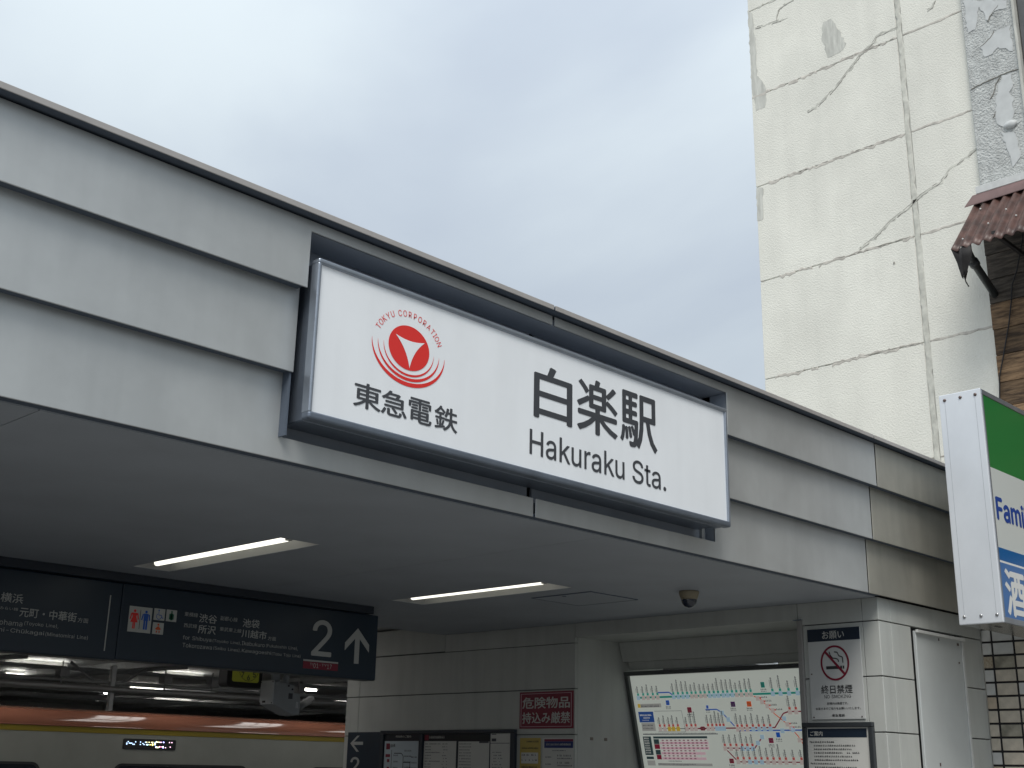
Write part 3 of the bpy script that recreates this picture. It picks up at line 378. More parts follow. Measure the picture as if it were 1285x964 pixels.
# security camera
sc = thing('security_camera', 'cream dome security camera with dark bubble under the entrance ceiling', 'camera')
def lathe(name, cx, cy, prof, m, parent, n=24):
    vs, fs = [], []
    for r, z in prof:
        for k in range(n): vs.append((cx + r * math.cos(2 * math.pi * k / n), cy + r * math.sin(2 * math.pi * k / n), z))
    for i in range(len(prof) - 1):
        for k in range(n): fs.append((i * n + k, i * n + (k + 1) % n, (i + 1) * n + (k + 1) % n, (i + 1) * n + k))
    return mesh(name, vs, fs, m, parent, True)
lathe('camera_base', 9.77, 7.13, [(0, 3.249), (.096, 3.249), (.100, 3.235), (.086, 3.185), (.072, 3.165), (.0, 3.165)], cream_m, sc)
lathe('dome', 9.77, 7.13, [(.077, 3.166), (.075, 3.15), (.066, 3.125), (.048, 3.102), (.025, 3.09), (0, 3.086)], dome_m, sc)

# ---- side wall of the entrance (faces -X) and street wall (faces -Y), panels with recessed joints
XW = 11.18; YW = 5.88
rows = [(3.028, 3.249), (2.494, 3.016), (1.969, 2.482), (1.444, 1.957), (0.919, 1.432), (0.40, 0.907), (0.0, 0.388)]
wj_m = mat('wall_joint', (.10, .105, .105), .8)
sw = st
for a, b in rows:
    box('wall_panel', (XW, XW + .05), (YW + .004, 6.056), (a, b), wall_m, sw, .003)
    if a < 3.0:
        box('wall_panel', (XW, XW + .05), (6.062, 6.735), (a, b), wall_m, sw, .003)
        box('wall_panel', (XW, XW + .05), (9.852, 13.89), (a, b), wall_m, sw, .003)
    else:
        box('wall_panel', (XW, XW + .05), (6.062, 6.79), (a, b), wall_m, sw, .003)
        box('wall_panel', (XW, XW + .05), (6.796, 9.85), (3.085, b), wall_m, sw, .003)
        box('wall_panel', (XW, XW + .05), (9.856, 12.15), (a - .004, b), wall_m, sw, .003)
    if a < 3.0: box('wall_panel', (XW, XW + .05), (13.896, 14.18), (a, b), wall_m, sw, .003)
box('wall_panel', (XW, XW + .05), (12.154, 13.89), (3.035, 3.37), wall_m, sw, .003)
box('wall_panel', (XW, XW + .05), (13.896, 14.18), (3.035, 3.37), wall_m, sw, .003)
boxes('wall_core', [((XW + .012, 11.9), (9.90, 14.17), (0, 3.36)), ((XW + .012, 11.9), (5.93, 6.72), (0, 3.245)), ((XW + .03, 12.0), (6.70, 9.895), (3.101, 3.245))], wj_m, sw)
for a, b in rows:   # double joint beads
    if a > 0 and a < 3.04:
        continue
        boxes('joint_bead', [((XW - .001, XW + .02), (9.87, 14.17), (z - .003, z + .003))], joint_m if False else wall_m, sw)
# street side of the wall
for a, b in rows:
    fa = a if a > 0 else 0
    box('wall_panel', (XW + .004, 11.415), (YW, YW + .05), (fa, b), wall_m, sw, .003)
    if a > 3.0: box('wall_panel', (11.421, XE + .02), (YW, YW + .05), (fa, b), wall_m, sw, .003)
    else:
        box('wall_panel', (11.421, 11.83), (YW, YW + .05), (fa, b), wall_m, sw, .003)
        box('wall_panel', (12.985, XE + .02), (YW, YW + .05), (fa, b), wall_m, sw, .003)
boxes('wall_core', [((11.91, XE), (5.96, 6.4), (0, 3.245)), ((XW + .05, 11.90), (5.925, 5.93), (0, 3.245)), ((12.98, XE), (5.93, 5.955), (0, 3.245))], wj_m, sw)
# service door beside the corner
dr = box('service_door', (11.90, 12.975), (5.865, 5.90), (0.03, 2.985), mat('door_paint', (0.52, 0.55, 0.55), 0.45, var=.03), sw, .006)
boxes('door_hood', [((11.895, 12.985), (5.835, 5.863), (2.965, 2.995))], trim_m, dr, .002)
boxes('door_edge', [((12.93, 12.972), (5.852, 5.864), (0.03, 2.955))], trim_m, dr, .002)
boxes('door_screw', [((12.835, 12.85), (5.857, 5.864), (2.72, 2.74)), ((12.40, 12.41), (5.857, 5.864), (2.925, 2.95)), ((12.83, 12.865), (5.857, 5.864), (2.91, 2.935)), ((12.2, 12.215), (5.857, 5.864), (1.67, 1.70))], screw_m, dr)
# recess for the fare map
rv = wall_m
box('recess_cheek', (XW + .055, 12.9), (9.856, 9.895), (0, 3.09), rv, sw)
box('recess_cheek', (XW + .055, 12.9), (6.62, 6.70), (0, 3.09), rv, sw)
box('recess_ceiling', (XW + .055, 12.9), (6.70, 9.855), (3.088, 3.10), rv, sw)
mesh('sloping_panel', [(11.99, 9.84, 3.085), (12.065, 9.84, 2.855), (12.065, 6.71, 2.855), (11.99, 6.71, 3.085), (12.6, 9.84, 3.085), (12.6, 9.84, 2.855), (12.6, 6.71, 2.855), (12.6, 6.71, 3.085)],
     [(0, 1, 2, 3), (0, 4, 5, 1), (1, 5, 6, 2)], wall_m, sw)
mesh('sloping_panel', [(12.125, 9.80, 2.853), (12.155, 9.80, 2.76), (12.155, 6.71, 2.76), (12.125, 6.71, 2.853), (12.6, 9.80, 2.853), (12.6, 9.80, 2.76)],
     [(0, 1, 2, 3), (0, 4, 5, 1)], wall_m, sw)
box('machine_front', (12.46, 12.6), (6.71, 9.84), (0, 1.40), wall_m, sw)
box('corner_post', (XW - .03, XW + .055), (6.737, 6.79), (0, 3.075), mat('post_metal', (0.30, 0.29, 0.28), 0.5), sw, .003)
box('post_cap', (XW - .035, XW + .05), (6.735, 6.83), (3.076, 3.084), dark_m, sw)
# closing walls and floor of the concourse
struct(box('station_floor', (-3.3, 13.4), (5.62, 16.6), (0.01, 0.10), floor_m, None))
box('far_left_wall', (-3.5, -3.32), (5.9, 16.0), (0, 4.70), wall_m, st)

# ================================================================ STATION NAME SIGN
ss = thing('station_sign', 'large white station name sign with red round emblem and dark lettering in steel frame', 'sign', (6.1, 5.6, 3.4))
box('sign_body', (4.03, 8.20), (5.652, 5.895), (3.475, 4.45), steeld_m, ss, .006)
box('body_band', (4.015, 8.215), (5.652, 5.735), (3.465, 4.458), steeld_m, ss, .008)
fm = steel_m
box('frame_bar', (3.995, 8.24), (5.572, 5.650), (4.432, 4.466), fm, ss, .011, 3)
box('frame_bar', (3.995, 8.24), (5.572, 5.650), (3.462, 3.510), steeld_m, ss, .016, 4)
box('frame_bar', (3.995, 4.022), (5.574, 5.650), (3.50, 4.44), fm, ss, .010, 3)
box('frame_bar', (8.208, 8.24), (5.574, 5.650), (3.50, 4.44), fm, ss, .010, 3)
box('face', (4.02, 8.21), (5.592, 5.64), (3.508, 4.434), face_m, ss)
P = PX(5.590); K = grey_ink
text('白', P, 5.900, 6.305, 3.892, 4.291, K, ss, .016)
text('楽', P, 6.355, 6.818, 3.896, 4.317, K, ss, .016)
text('駅', P, 6.846, 7.298, 3.889, 4.324, K, ss, .016)
text('Hakuraku', P, 5.865, 6.893, 3.616, 3.799, K, ss, .005)
text('Sta.', P, 6.986, 7.399, 3.617, 3.797, K, ss, .005)
for ch, a, b in (('東', 4.325, 4.542), ('急', 4.541, 4.752), ('電', 4.763, 4.960), ('鉄', 4.982, 5.185)):
    text(ch, P, a, b, 3.614, 3.775, K, ss, .015)
cx, cz = 4.746, 4.088
vs = [P(cx, cz)] ; fs = []
ring = ell(cx, cz, .171, .147, 64)
emb = sheet('emblem', [ring], P, red_ink, ss)
tri = []
T3 = [(cx - .118, cz + .066), (cx + .128, cz + .067), (cx + .008, cz - .132)]
cc = (cx + .006, cz + .004)
for i in range(3):
    a, b = T3[i], T3[(i + 1) % 3]
    mid = ((a[0] + b[0]) / 2, (a[1] + b[1]) / 2); q = (mid[0] * .42 + cc[0] * .58, mid[1] * .42 + cc[1] * .58)
    for k in range(10):
        t = k / 10; tri.append(((1 - t) ** 2 * a[0] + 2 * t * (1 - t) * q[0] + t * t * b[0], (1 - t) ** 2 * a[1] + 2 * t * (1 - t) * q[1] + t * t * b[1]))
P2 = PX(5.5885)
# concave star: fan from the centre
mesh('emblem_star', [P2(*cc)] + [P2(*p) for p in tri], [(0, i + 1, (i + 1) % 30 + 1) for i in range(30)], face_m, ss)
for ra, rb, th in ((.210, .180, .014), (.256, .208, .020), (.304, .241, .027)):
    vs, fs = [], []
    n = 48
    for i in range(n + 1):
        t = R(180 + 180 * i / n); w = th * max(0.02, math.sin(math.pi * i / n)) ** .8 / 2
        vs += [P(cx + (ra - w) * math.cos(t), cz + (rb - w) * math.sin(t)), P(cx + (ra + w) * math.cos(t), cz + (rb + w) * math.sin(t))]
    for i in range(n): fs.append((2 * i, 2 * i + 1, 2 * i + 3, 2 * i + 2))
    mesh('emblem_ring', vs, fs, red_ink, ss)
# lettering on the arc above the emblem
s = 'TOKYU CORPORATION'
adv = {'I': .42, ' ': .55}
wid = [adv.get(c, 1.0) for c in s]; tot = sum(wid); pos = 0
vsA, fsA = [], []
for c, w in zip(s, wid):
    ang = 164 - (pos + w / 2) / tot * 145; pos += w
    if c == ' ': continue
    v, f = glyphs(c, 2)
    xs = [p[0] for p in v]; mxx = (min(xs) + max(xs)) / 2
    t = R(ang); rr = .205; sc_ = .086
    o0 = len(vsA)
    bxp, bzp = cx + .256 * math.cos(t), cz + rr * math.sin(t)
    th = math.atan2(math.cos(t) * -.205, math.sin(t) * .256)
    th = math.atan2(-.205 * math.cos(t), .256 * math.sin(t))
    for x, y in v:
        lx, ly = (x - mxx) * sc_ * .78, y * sc_ * .92
        vsA.append(P(bxp + lx * math.cos(th) - ly * math.sin(th), bzp + lx * math.sin(th) + ly * math.cos(th)))
    fsA += [tuple(i + o0 for i in ff) for ff in f]
mesh('arc_lettering', vsA, fsA, red_ink, ss)

# ================================================================ HANGING DIRECTION SIGN
hs = thing('platform_sign', 'long dark navy hanging sign with platform 2, up arrow and toilet pictograms', 'sign', (6, 10.8, 2.45))
box('mount_bar', (2.2, 8.688), (10.62, 10.86), (3.168, 3.249), navy_frame, hs, .004)
box('sign_case', (1.6, 5.70), (10.705, 10.92), (2.452, 3.166), navy_m, hs, .012, 2)
box('sign_case', (5.702, 8.825), (10.705, 10.92), (2.460, 3.168), navy_m, hs, .012, 2)
P = PX(10.7015); K = sign_txt
for b, a0, a1, z0, z1, bo in (('横浜', 4.554, 4.756, 2.870, 2.952, .012), ('みなとみらい線', 4.43, 4.723, 2.803, 2.832, 0), ('元町・中華街', 4.739, 5.274, 2.758, 2.843, .012),
        ('方面', 5.287, 5.391, 2.759, 2.803, 0), ('for Yokohama', 4.33, 4.780, 2.674, 2.720, 0), ('(Toyoko Line),', 4.796, 5.113, 2.683, 2.723, 0),
        ('Motomachi-Chūkagai', 4.262, 4.988, 2.606, 2.652, 0), ('(Minatomirai Line)', 5.001, 5.406, 2.608, 2.648, 0), ('東横線', 4.40, 4.535, 2.875, 2.915, 0),
        ('東横線', 6.378, 6.528, 2.924, 2.966, 0), ('渋谷', 6.544, 6.748, 2.880, 2.966, .012), ('副都心線', 6.786, 6.987, 2.922, 2.966, 0), ('西武線', 6.382, 6.529, 2.817, 2.857, 0),
        ('所沢', 6.544, 6.746, 2.774, 2.858, .012), ('東武東上線', 6.789, 7.044, 2.818, 2.858, 0), ('for Shibuya', 6.384, 6.704, 2.692, 2.741, 0), ('(Toyoko Line),', 6.720, 7.049, 2.696, 2.733, 0),
        ('Tokorozawa', 6.388, 6.719, 2.627, 2.668, 0), ('(Seibu Lines),', 6.736, 7.055, 2.625, 2.664, 0), ('池袋', 7.050, 7.254, 2.882, 2.968, .012), ('川越市', 7.048, 7.352, 2.778, 2.860, .012),
        ('方面', 7.369, 7.470, 2.776, 2.816, 0), ('Ikebukuro', 7.061, 7.336, 2.701, 2.741, 0), ('(Fukutoshin Line),', 7.353, 7.754, 2.699, 2.739, 0),
        ('Kawagoeshi', 7.068, 7.421, 2.622, 2.667, 0), ('(Tobu Tojo Line)', 7.432, 7.793, 2.622, 2.662, 0), ('2', 7.927, 8.193, 2.665, 3.045, .008)):
    text(b, P, a0, a1, z0, z1, K, hs, bo, res=4 if b == '2' else 2)
sheet('divider_line', [rect(5.576, 5.588, 2.527, 3.038)], P, K, hs)
sheet('arrow', [[(8.5395, 3.004), (8.371, 2.836), (8.371, 2.752), (8.5065, 2.887), (8.5065, 2.622), (8.5725, 2.622), (8.5725, 2.887), (8.709, 2.752), (8.709, 2.836)]], P, K, hs)
sheet('red_band', [rect(7.833, 8.294, 2.527, 2.601)], P, crimson, hs)
sheet('white_rule', [rect(7.833, 8.294, 2.603, 2.620)], P, K, hs)
P2 = PX(10.6995)
text('01', P2, 7.966, 8.033, 2.540, 2.588, K, hs); text('17', P2, 8.148, 8.207, 2.540, 2.588, K, hs)
text('TY', P2, 7.922, 7.960, 2.562, 2.588, K, hs); text('-TY', P2, 8.045, 8.142, 2.562, 2.588, K, hs)
pic_m = mat('pictogram_plate', (0.46, 0.47, 0.45), 0.5)
sheet('pictogram_plate', [rect(5.788, 6.028, 2.724, 2.963), rect(6.048, 6.165, 2.856, 2.966), rect(6.180, 6.294, 2.856, 2.968), rect(6.048, 6.165, 2.724, 2.834)], P, pic_m, hs)
def person(c, z0, z1, w, skirt):
    h_ = z1 - z0; a = []
    a.append(ell(c, z1 - h_ * .08, h_ * .075, h_ * .075, 12))
    if skirt:
        a += [[(c - w * .36, z1 - h_ * .18), (c + w * .36, z1 - h_ * .18), (c + w * .22, z1 - h_ * .38), (c + w * .46, z0 + h_ * .33), (c - w * .46, z0 + h_ * .33), (c - w * .22, z1 - h_ * .38)],
              rect(c - w * .16, c - w * .02, z0, z0 + h_ * .33), rect(c + w * .02, c + w * .16, z0, z0 + h_ * .33)]
    else:
        a += [rect(c - w * .28, c + w * .28, z0 + h_ * .45, z1 - h_ * .17), rect(c - w * .25, c - w * .03, z0, z0 + h_ * .45), rect(c + w * .03, c + w * .25, z0, z0 + h_ * .45)]
    a += [bar((c - w * .36, z1 - h_ * .2), (c - w * .5, z0 + h_ * .48), w * .15), bar((c + w * .36, z1 - h_ * .2), (c + w * .5, z0 + h_ * .48), w * .15)]
    return a
sheet('woman_pictogram', person(5.847, 2.755, 2.935, .085, True), P2, red_ink, hs)
sheet('man_pictogram', person(5.967, 2.755, 2.935, .085, False), P2, blue_ink, hs)
sheet('pictogram_line', [rect(5.903, 5.909, 2.755, 2.935)], P2, black_ink, hs)
wc = [ell(6.098, 2.95, .008, .008, 8)] + path([(6.098, 2.94), (6.100, 2.905), (6.128, 2.905), (6.140, 2.878), (6.150, 2.880)], .007)
wc += path([(6.103 + .027 * math.cos(R(t)), 2.892 + .027 * math.sin(R(t))) for t in range(120, 361, 30)], .006)
sheet('wheelchair_pictogram', wc, P2, blue_ink, hs)
sheet('patient_pictogram', [ell(6.237, 2.948, .010, .010, 10), rect(6.212, 6.262, 2.876, 2.928), rect(6.225, 6.249, 2.868, 2.936)], P2, green_ink, hs)
sheet('baby_pictogram', [ell(6.106, 2.815, .011, .011, 10), [(6.106, 2.802), (6.138, 2.775), (6.125, 2.765), (6.087, 2.765), (6.074, 2.775)], rect(6.085, 6.098, 2.738, 2.757), rect(6.114, 6.127, 2.738, 2.757)], P2, orange_ink, hs)

# ================================================================ SIGNS ON THE SIDE WALL
ds = thing('warning_sign', 'crimson rectangular warning sign with two rows of white Japanese characters on pale wall', 'sign')
box('plate', (XW - .012, XW - .002), (9.868, 10.748), (2.033, 2.465), crimson, ds, .002)
P = PY(XW - .014)
text('危険物品', P, 10.700, 9.918, 2.266, 2.402, pale_ink, ds, .02); text('持込み厳禁', P, 10.698, 9.913, 2.091, 2.226, pale_ink, ds, .02)
a0, a1, b0, b1 = 9.892, 10.724, 2.053, 2.445
sheet('border_line', [rect(a0, a1, b0, b0 + .006), rect(a0, a1, b1 - .006, b1), rect(a0, a0 + .010, b0 + .006, b1 - .006), rect(a1 - .010, a1, b0 + .006, b1 - .006)], P, pink_ink, ds)

ns = thing('no_smoking_sign', 'white no smoking sign with red circle and navy heading on the entrance corner wall', 'sign')
box('plate', (XW - .014, XW - .002), (6.088, 6.680), (2.088, 2.976), mat('sign_plate', (0.56, 0.57, 0.56), 0.4), ns, .002)
P = PY(XW - .0155); P2 = PY(XW - .017)
sheet('heading_band', [rect(6.090, 6.678, 2.850, 2.974)], P, mat('heading_navy', (0.012, 0.022, 0.040), .4), ns)
text('お願い', P2, 6.507, 6.261, 2.870, 2.948, pale_ink, ns, .005)
for (ra, rb, wd, mm, PP) in ((.150, .163, .020, crimson, P2),):
    vs, fs = [], []; n = 48
    for i in range(n):
        t = 2 * math.pi * i / n
        vs += [PP(6.382 + (ra - wd / 2) * math.cos(t), 2.632 + (rb - wd / 2) * math.sin(t)), PP(6.382 + (ra + wd / 2) * math.cos(t), 2.632 + (rb + wd / 2) * math.sin(t))]
    for i in range(n): j = (i + 1) % n; fs.append((2 * i, 2 * i + 1, 2 * j + 1, 2 * j))
    mesh('prohibition_ring', vs, fs, mm, ns)
sheet('prohibition_bar', [bar((6.488, 2.748), (6.278, 2.520), .024)], PY(XW - .018), crimson, ns)
sheet('cigarette', [rect(6.335, 6.482, 2.572, 2.602), rect(6.305, 6.325, 2.572, 2.602), rect(6.28, 6.298, 2.572, 2.602)], P, black_ink, ns)
sheet('smoke', path([(6.44, 2.745), (6.43, 2.71), (6.405, 2.68), (6.37, 2.675), (6.345, 2.665), (6.34, 2.64)], .011) + path([(6.385, 2.74), (6.35, 2.735), (6.335, 2.70), (6.295, 2.685), (6.292, 2.63)], .011), P, black_ink, ns)
text('終日禁煙', P, 6.552, 6.205, 2.334, 2.418, black_ink, ns, .012)
text('NO SMOKING', P, 6.522, 6.227, 2.290, 2.322, black_ink, ns)
text('駅構内は禁煙です。', P, 6.494, 6.263, 2.228, 2.252, black_ink, ns, .01)
text('お客さまのご協力をお願いいたします。', P, 6.624, 6.130, 2.180, 2.204, black_ink, ns, .01)
text('東急電鉄', P, 6.448, 6.306, 2.112, 2.138, black_ink, ns, .02)
for y, z in ((6.65, 2.11), (6.12, 2.11), (6.65, 2.53)):
    boxes('screw', [((XW - .019, XW - .014), (y - .006, y + .006), (z - .006, z + .006))], screw_m, ns)

def dashes(y0, y1, z, h_, dens=.8, seed=1, step=.020):
    """a line of print too small to read, broken into glyph-sized marks; y0 > y1 reads left to right"""
    rnd = random.Random(seed); o = []; y = y0
    while y > y1 + step:
        w = step * rnd.uniform(.55, .85)
        if rnd.random() < dens:
            o.append(rect(y - w, y, z, z + h_ * rnd.uniform(.35, .5))); o.append(rect(y - w * rnd.uniform(.4, .9), y, z + h_ * .6, z + h_ * rnd.uniform(.75, 1)))
            o.append(rect(y - w * .6, y - w * .4, z, z + h_))
        y -= step
    return o
nb = thing('notice_board', 'dark framed notice board with navy heading fixed below the no smoking sign', 'notice board')
fy0, fy1 = 6.002, 6.776
box('board_back', (XW - .03, XW - .001), (6.03, 6.745), (0.95, 2.03), paper_m, nb)
fr_m = mat('board_frame', (0.035, 0.04, 0.045), .4)
box('frame_bar', (XW - .055, XW - .001), (fy0, fy1), (2.012, 2.058), fr_m, nb, .006, 2)
box('frame_bar', (XW - .055, XW - .001), (fy0, fy1), (0.90, 0.945), fr_m, nb, .006, 2)
box('frame_bar', (XW - .053, XW - .001), (fy0, 6.05), (0.948, 2.010), fr_m, nb, .006, 2)
box('frame_bar', (XW - .053, XW - .001), (6.728, fy1), (0.948, 2.010), fr_m, nb, .006, 2)
P = PY(XW - .0315); P2 = PY(XW - .033)
sheet('heading_band', [rect(6.075, 6.722, 1.915, 1.999)], P, mat('heading_navy', (0, 0, 0)), nb)
text('ご案内', P2, 6.695, 6.555, 1.930, 1.976, pale_ink, nb, .01)
q = []
for i in range(22):
    z = 1.865 - i * .034
    ind = 0.0 if i in (0, 6, 12, 18) else .03
    q += dashes(6.69 - ind, 6.69 - ind - (.26 if i in (0, 6, 12, 18) else random.uniform(.42, .55)), z, .016, .95, i)
    if i in (0, 6, 12, 18): q.append(ell(6.70, z + .01, .007, .008, 6))
stuff(sheet('small_print', q, P, black_ink, nb))

ib = thing('information_board', 'navy framed information board with left arrow, platform 2 and timetable posters', 'notice board')
F = navy_frame
box('arrow_panel', (XW - .05, XW - .002), (13.34, 14.04), (0.9, 2.012), navy_m, ib, .004)
box('frame_bar', (XW - .055, XW - .002), (10.79, 13.338), (1.985, 2.028), F, ib, .004)
box('frame_bar', (XW - .055, XW - .002), (10.79, 13.338), (0.9, 0.945), F, ib, .004)
for a, b in ((13.27, 13.337), (12.475, 12.545), (10.79, 10.86)): box('frame_bar', (XW - .053, XW - .002), (a, b), (0.948, 1.983), F, ib, .003)
box('board_back', (XW - .03, XW - .002), (10.862, 13.268), (0.948, 1.983), mat('board_navy', (0.012, 0.018, 0.03), .3), ib)
P = PY(XW - .052)
sheet('arrow', [[(13.975, 1.862), (13.83, 1.752), (13.775, 1.752), (13.892, 1.842), (13.695, 1.842), (13.695, 1.884), (13.892, 1.884), (13.775, 1.965), (13.83, 1.965)]], P, sign_txt, ib)
text('2', P, 13.950, 13.750, 1.46, 1.682, sign_txt, ib, .01)
P = PY(XW - .0325); P2 = PY(XW - .0345)
text('時刻表のご案内', P, 13.03, 12.72, 1.935, 1.965, pale_ink, ib, .01)
poster = sheet('poster', [rect(12.55, 13.255, 0.96, 1.892)], P, mat('poster_blue_white', (0.48, 0.55, 0.60), .4), ib)
sheet('poster', [rect(11.84, 12.455, 0.96, 1.89), rect(11.24, 11.80, 0.96, 1.885)], P, paper_m, ib)
sheet('poster', [rect(10.88, 11.22, 0.96, 1.98)], P, paper_m, ib)
sheet('poster_heading', [rect(11.24, 12.455, 1.897, 1.972)], P, mat('heading_black', (0.01, 0.014, 0.02), .3), ib)
sheet('red_mark', [rect(13.14, 13.218, 1.785, 1.862), rect(13.13, 13.225, 1.685, 1.723), rect(12.37, 12.445, 1.900, 1.968)] + [rect(13.14, 13.19, 1.62 - i * .1, 1.66 - i * .1) for i in range(6)], P2, crimson, ib)
text('白楽', P2, 13.12, 13.03, 1.815, 1.86, black_ink, ib, .01)
q = dashes(12.36, 12.05, 1.925, .03, 1, 3) 
stuff(sheet('heading_print', q, P2, pale_ink, ib))
q = []
for i in range(24):
    z = 1.85 - i * .036
    q += dashes(12.43, 12.30 if i % 3 else 12.12, z, .014, .9, 40 + i) + dashes(12.10, 12.0, z, .012, .5, 140 + i) + dashes(11.78, 11.55, z, .012, .85, 240 + i)
    if i < 20: q += dashes(11.18, 11.0, z - .1, .012, .5, 340 + i)
q += path([(13.1, 1.78), (13.1, 1.3)], .01) + path([(13.05, 1.735), (12.9, 1.735), (12.86, 1.70), (12.86, 1.3)], .012) + path([(12.86, 1.62), (12.72, 1.62), (12.72, 1.4)], .012)
q += [rect(11.25, 11.42, 1.865, 1.885), rect(10.885, 11.22, 1.86, 1.867), rect(11.12, 11.20, 1.885, 1.92), rect(11.12, 11.20, 1.965, 1.975)]
for i in range(10): q += dashes(12.84, 12.7, 1.76 - i * .07, .02, 1, 500 + i) + dashes(12.70, 12.58, 1.68 - i * .07, .02, 1, 600 + i) + dashes(13.06, 12.95, 1.70 - i * .08, .02, 1, 700 + i)
stuff(sheet('small_print', q, P2, mat('print_grey', (0.07, 0.075, 0.09), .6), ib))

def wall_poster(name, label, y0, y1, zt, m_, fill):
    t = thing(name, label, 'poster'); box('paper_sheet', (XW - .008, XW - .002), (y0, y1), (1.0, zt), m_, t); fill(t); return t
def yfill(t):
    P = PY(XW - .0095); P2 = PY(XW - .0105)
    sheet('white_panel', [rect(10.43, 10.71, 1.63, 1.755), rect(10.47, 10.56, 1.35, 1.51)], P, paper_m, t)
    stuff(sheet('small_print', dashes(10.62, 10.42, 1.875, .02, 1, 1) + dashes(10.70, 10.42, 1.80, .016, 1, 2) + dashes(10.70, 10.44, 1.72, .02, .6, 3) + dashes(10.70, 10.44, 1.66, .02, .6, 4) + dashes(10.70, 10.44, 1.58, .02, 1, 5), P2, black_ink, t))
def wfill(t):
    P = PY(XW - .0095); P2 = PY(XW - .0105)
    sheet('blue_heading', [rect(9.87, 10.33, 1.81, 1.885)], P, mat('deep_blue_ink', (.01, .03, .16), .5), t)
    sheet('red_heading', [rect(9.87, 10.33, 1.886, 1.91)], P, wine_ink, t)
    stuff(sheet('heading_print', dashes(10.30, 9.9, 1.84, .025, 1, 9), P2, pale_ink, t))
    q = []
    for i in range(8): q += dashes(10.31, 10.20, 1.70 - i * .08, .014, 1, i) + dashes(10.12, 9.90, 1.715 - i * .08, .02, .8, 20 + i) + dashes(10.12, 9.88, 1.685 - i * .08, .014, 1, 50 + i)
    stuff(sheet('small_print', q + dashes(10.2, 9.98, 1.775, .012, 1, 99), P, mat('print_grey', (0, 0, 0)), t))
wall_poster('wall_poster', 'yellow paper poster with white boxes under the crimson warning sign', 10.395, 10.735, 1.925, paper_y, yfill)
wall_poster('wall_poster', 'white paper poster with blue and red heading under the crimson warning sign', 9.87, 10.36, 1.925, paper_m, wfill)
for y in (9.62, 9.42):
    box('anchor_plate', (11.46, 11.51), (9.850, 9.855), (1.905, 1.94), mat('brown_metal', (.2, .17, .15), .6), st) if y == 9.62 else box('anchor_plate', (11.72, 11.77), (9.850, 9.855), (1.905, 1.94), MATS['brown_metal'], st)

# ================================================================ FARE MAP
fmap = thing('fare_map', 'large lit route and fare map with coloured train lines leaning forward in the recess', 'route map')
def slab(name, y0, y1, z0, z1, o0, o1, m_):
    vs = []
    for off in (o0, o1):
        for y, z in ((y0, z0), (y1, z0), (y1, z1), (y0, z1)): vs.append((MAPX(z) - off, y, z))
    mesh(name, vs, [(0, 1, 2, 3), (4, 5, 6, 7), (0, 1, 5, 4), (1, 2, 6, 5), (2, 3, 7, 6), (3, 0, 4, 7)], m_, fmap)
mf = mat('map_frame', (0.10, 0.11, 0.11), .35, .3)
slab('frame_bar', 6.72, 9.845, 2.690, 2.738, -.01, .045, mf)
slab('frame_bar', 9.795, 9.845, 1.50, 2.688, -.01, .045, mf)
slab('frame_bar', 6.72, 9.845, 1.45, 1.498, -.01, .045, mf)
slab('map_sheet', 6.72, 9.794, 1.50, 2.689, -.01, .0, mat('map_backlit', (0.62, 0.66, 0.60), .35, emit=0.31))
P = PM(.0015); P2 = PM(.003); P3 = PM(.0045)
BL = {}
def backlit(m_):
    if m_.name not in BL:
        c = m_.node_tree.nodes['Principled BSDF'].inputs['Base Color'].default_value[:3]
        BL[m_.name] = mat('backlit_' + m_.name, c, .4, emit=.33)
    return BL[m_.name]
def ms(name, polys, m_, p=None, st_=False):
    m_ = backlit(m_)
    o = sheet(name, polys, p or P, m_, fmap)
    if st_: stuff(o)
    return o
grow = [9.71, 9.63, 9.56, 9.48, 9.41, 9.17, 9.10, 9.03, 8.965, 8.90, 8.84, 8.77, 8.71, 8.645, 8.58, 8.52, 8.45, 8.39, 8.325, 8.265, 8.20, 8.13, 8.07, 7.78, 7.68, 7.57, 7.46, 7.35, 7.24, 7.13, 7.02]
ms('route_line_green', [rect(7.0, 9.71, 2.419, 2.441)], mat('line_teal', (.01, .25, .20), .5))
ms('route_line_blue', path([(9.40, 2.482), (9.23, 2.482), (9.19, 2.455), (9.18, 2.435)], .014) + [rect(7.0, 8.32, 2.026, 2.040)] + path([(8.74, 2.272), (8.58, 2.273), (8.51, 2.235), (8.37, 2.084)], .013), blue_ink)
ms('route_line_red', path([(9.08, 2.061), (8.38, 2.062), (7.83, 2.063), (7.76, 2.138), (7.69, 2.213), (7.62, 2.232), (7.0, 2.229)], .014) + path([(8.53, 1.817), (8.40, 1.690), (7.0, 1.694)], .013), crimson)
ms('route_line_wine', path([(8.53, 1.841), (8.15, 1.836), (8.01, 1.971)], .014), wine_ink)
ms('route_line_orange', path([(8.04, 2.406), (7.96, 2.380), (7.81, 2.215), (7.66, 2.097), (7.55, 1.969), (7.45, 1.78)], .011), orange_ink)
ms('inset_line', path([(9.50, 2.268), (9.09, 2.266), (9.08, 2.023), (9.49, 2.027)], .004) + [rect(8.62, 9.73, 1.994, 2.003)] + path([(9.45, 2.064), (9.08, 2.061)], .008), mat('print_grey', (0, 0, 0)))
st_w, st_b, st_g, lab, red_l = [], [], [], [], []
rnd = random.Random(4)
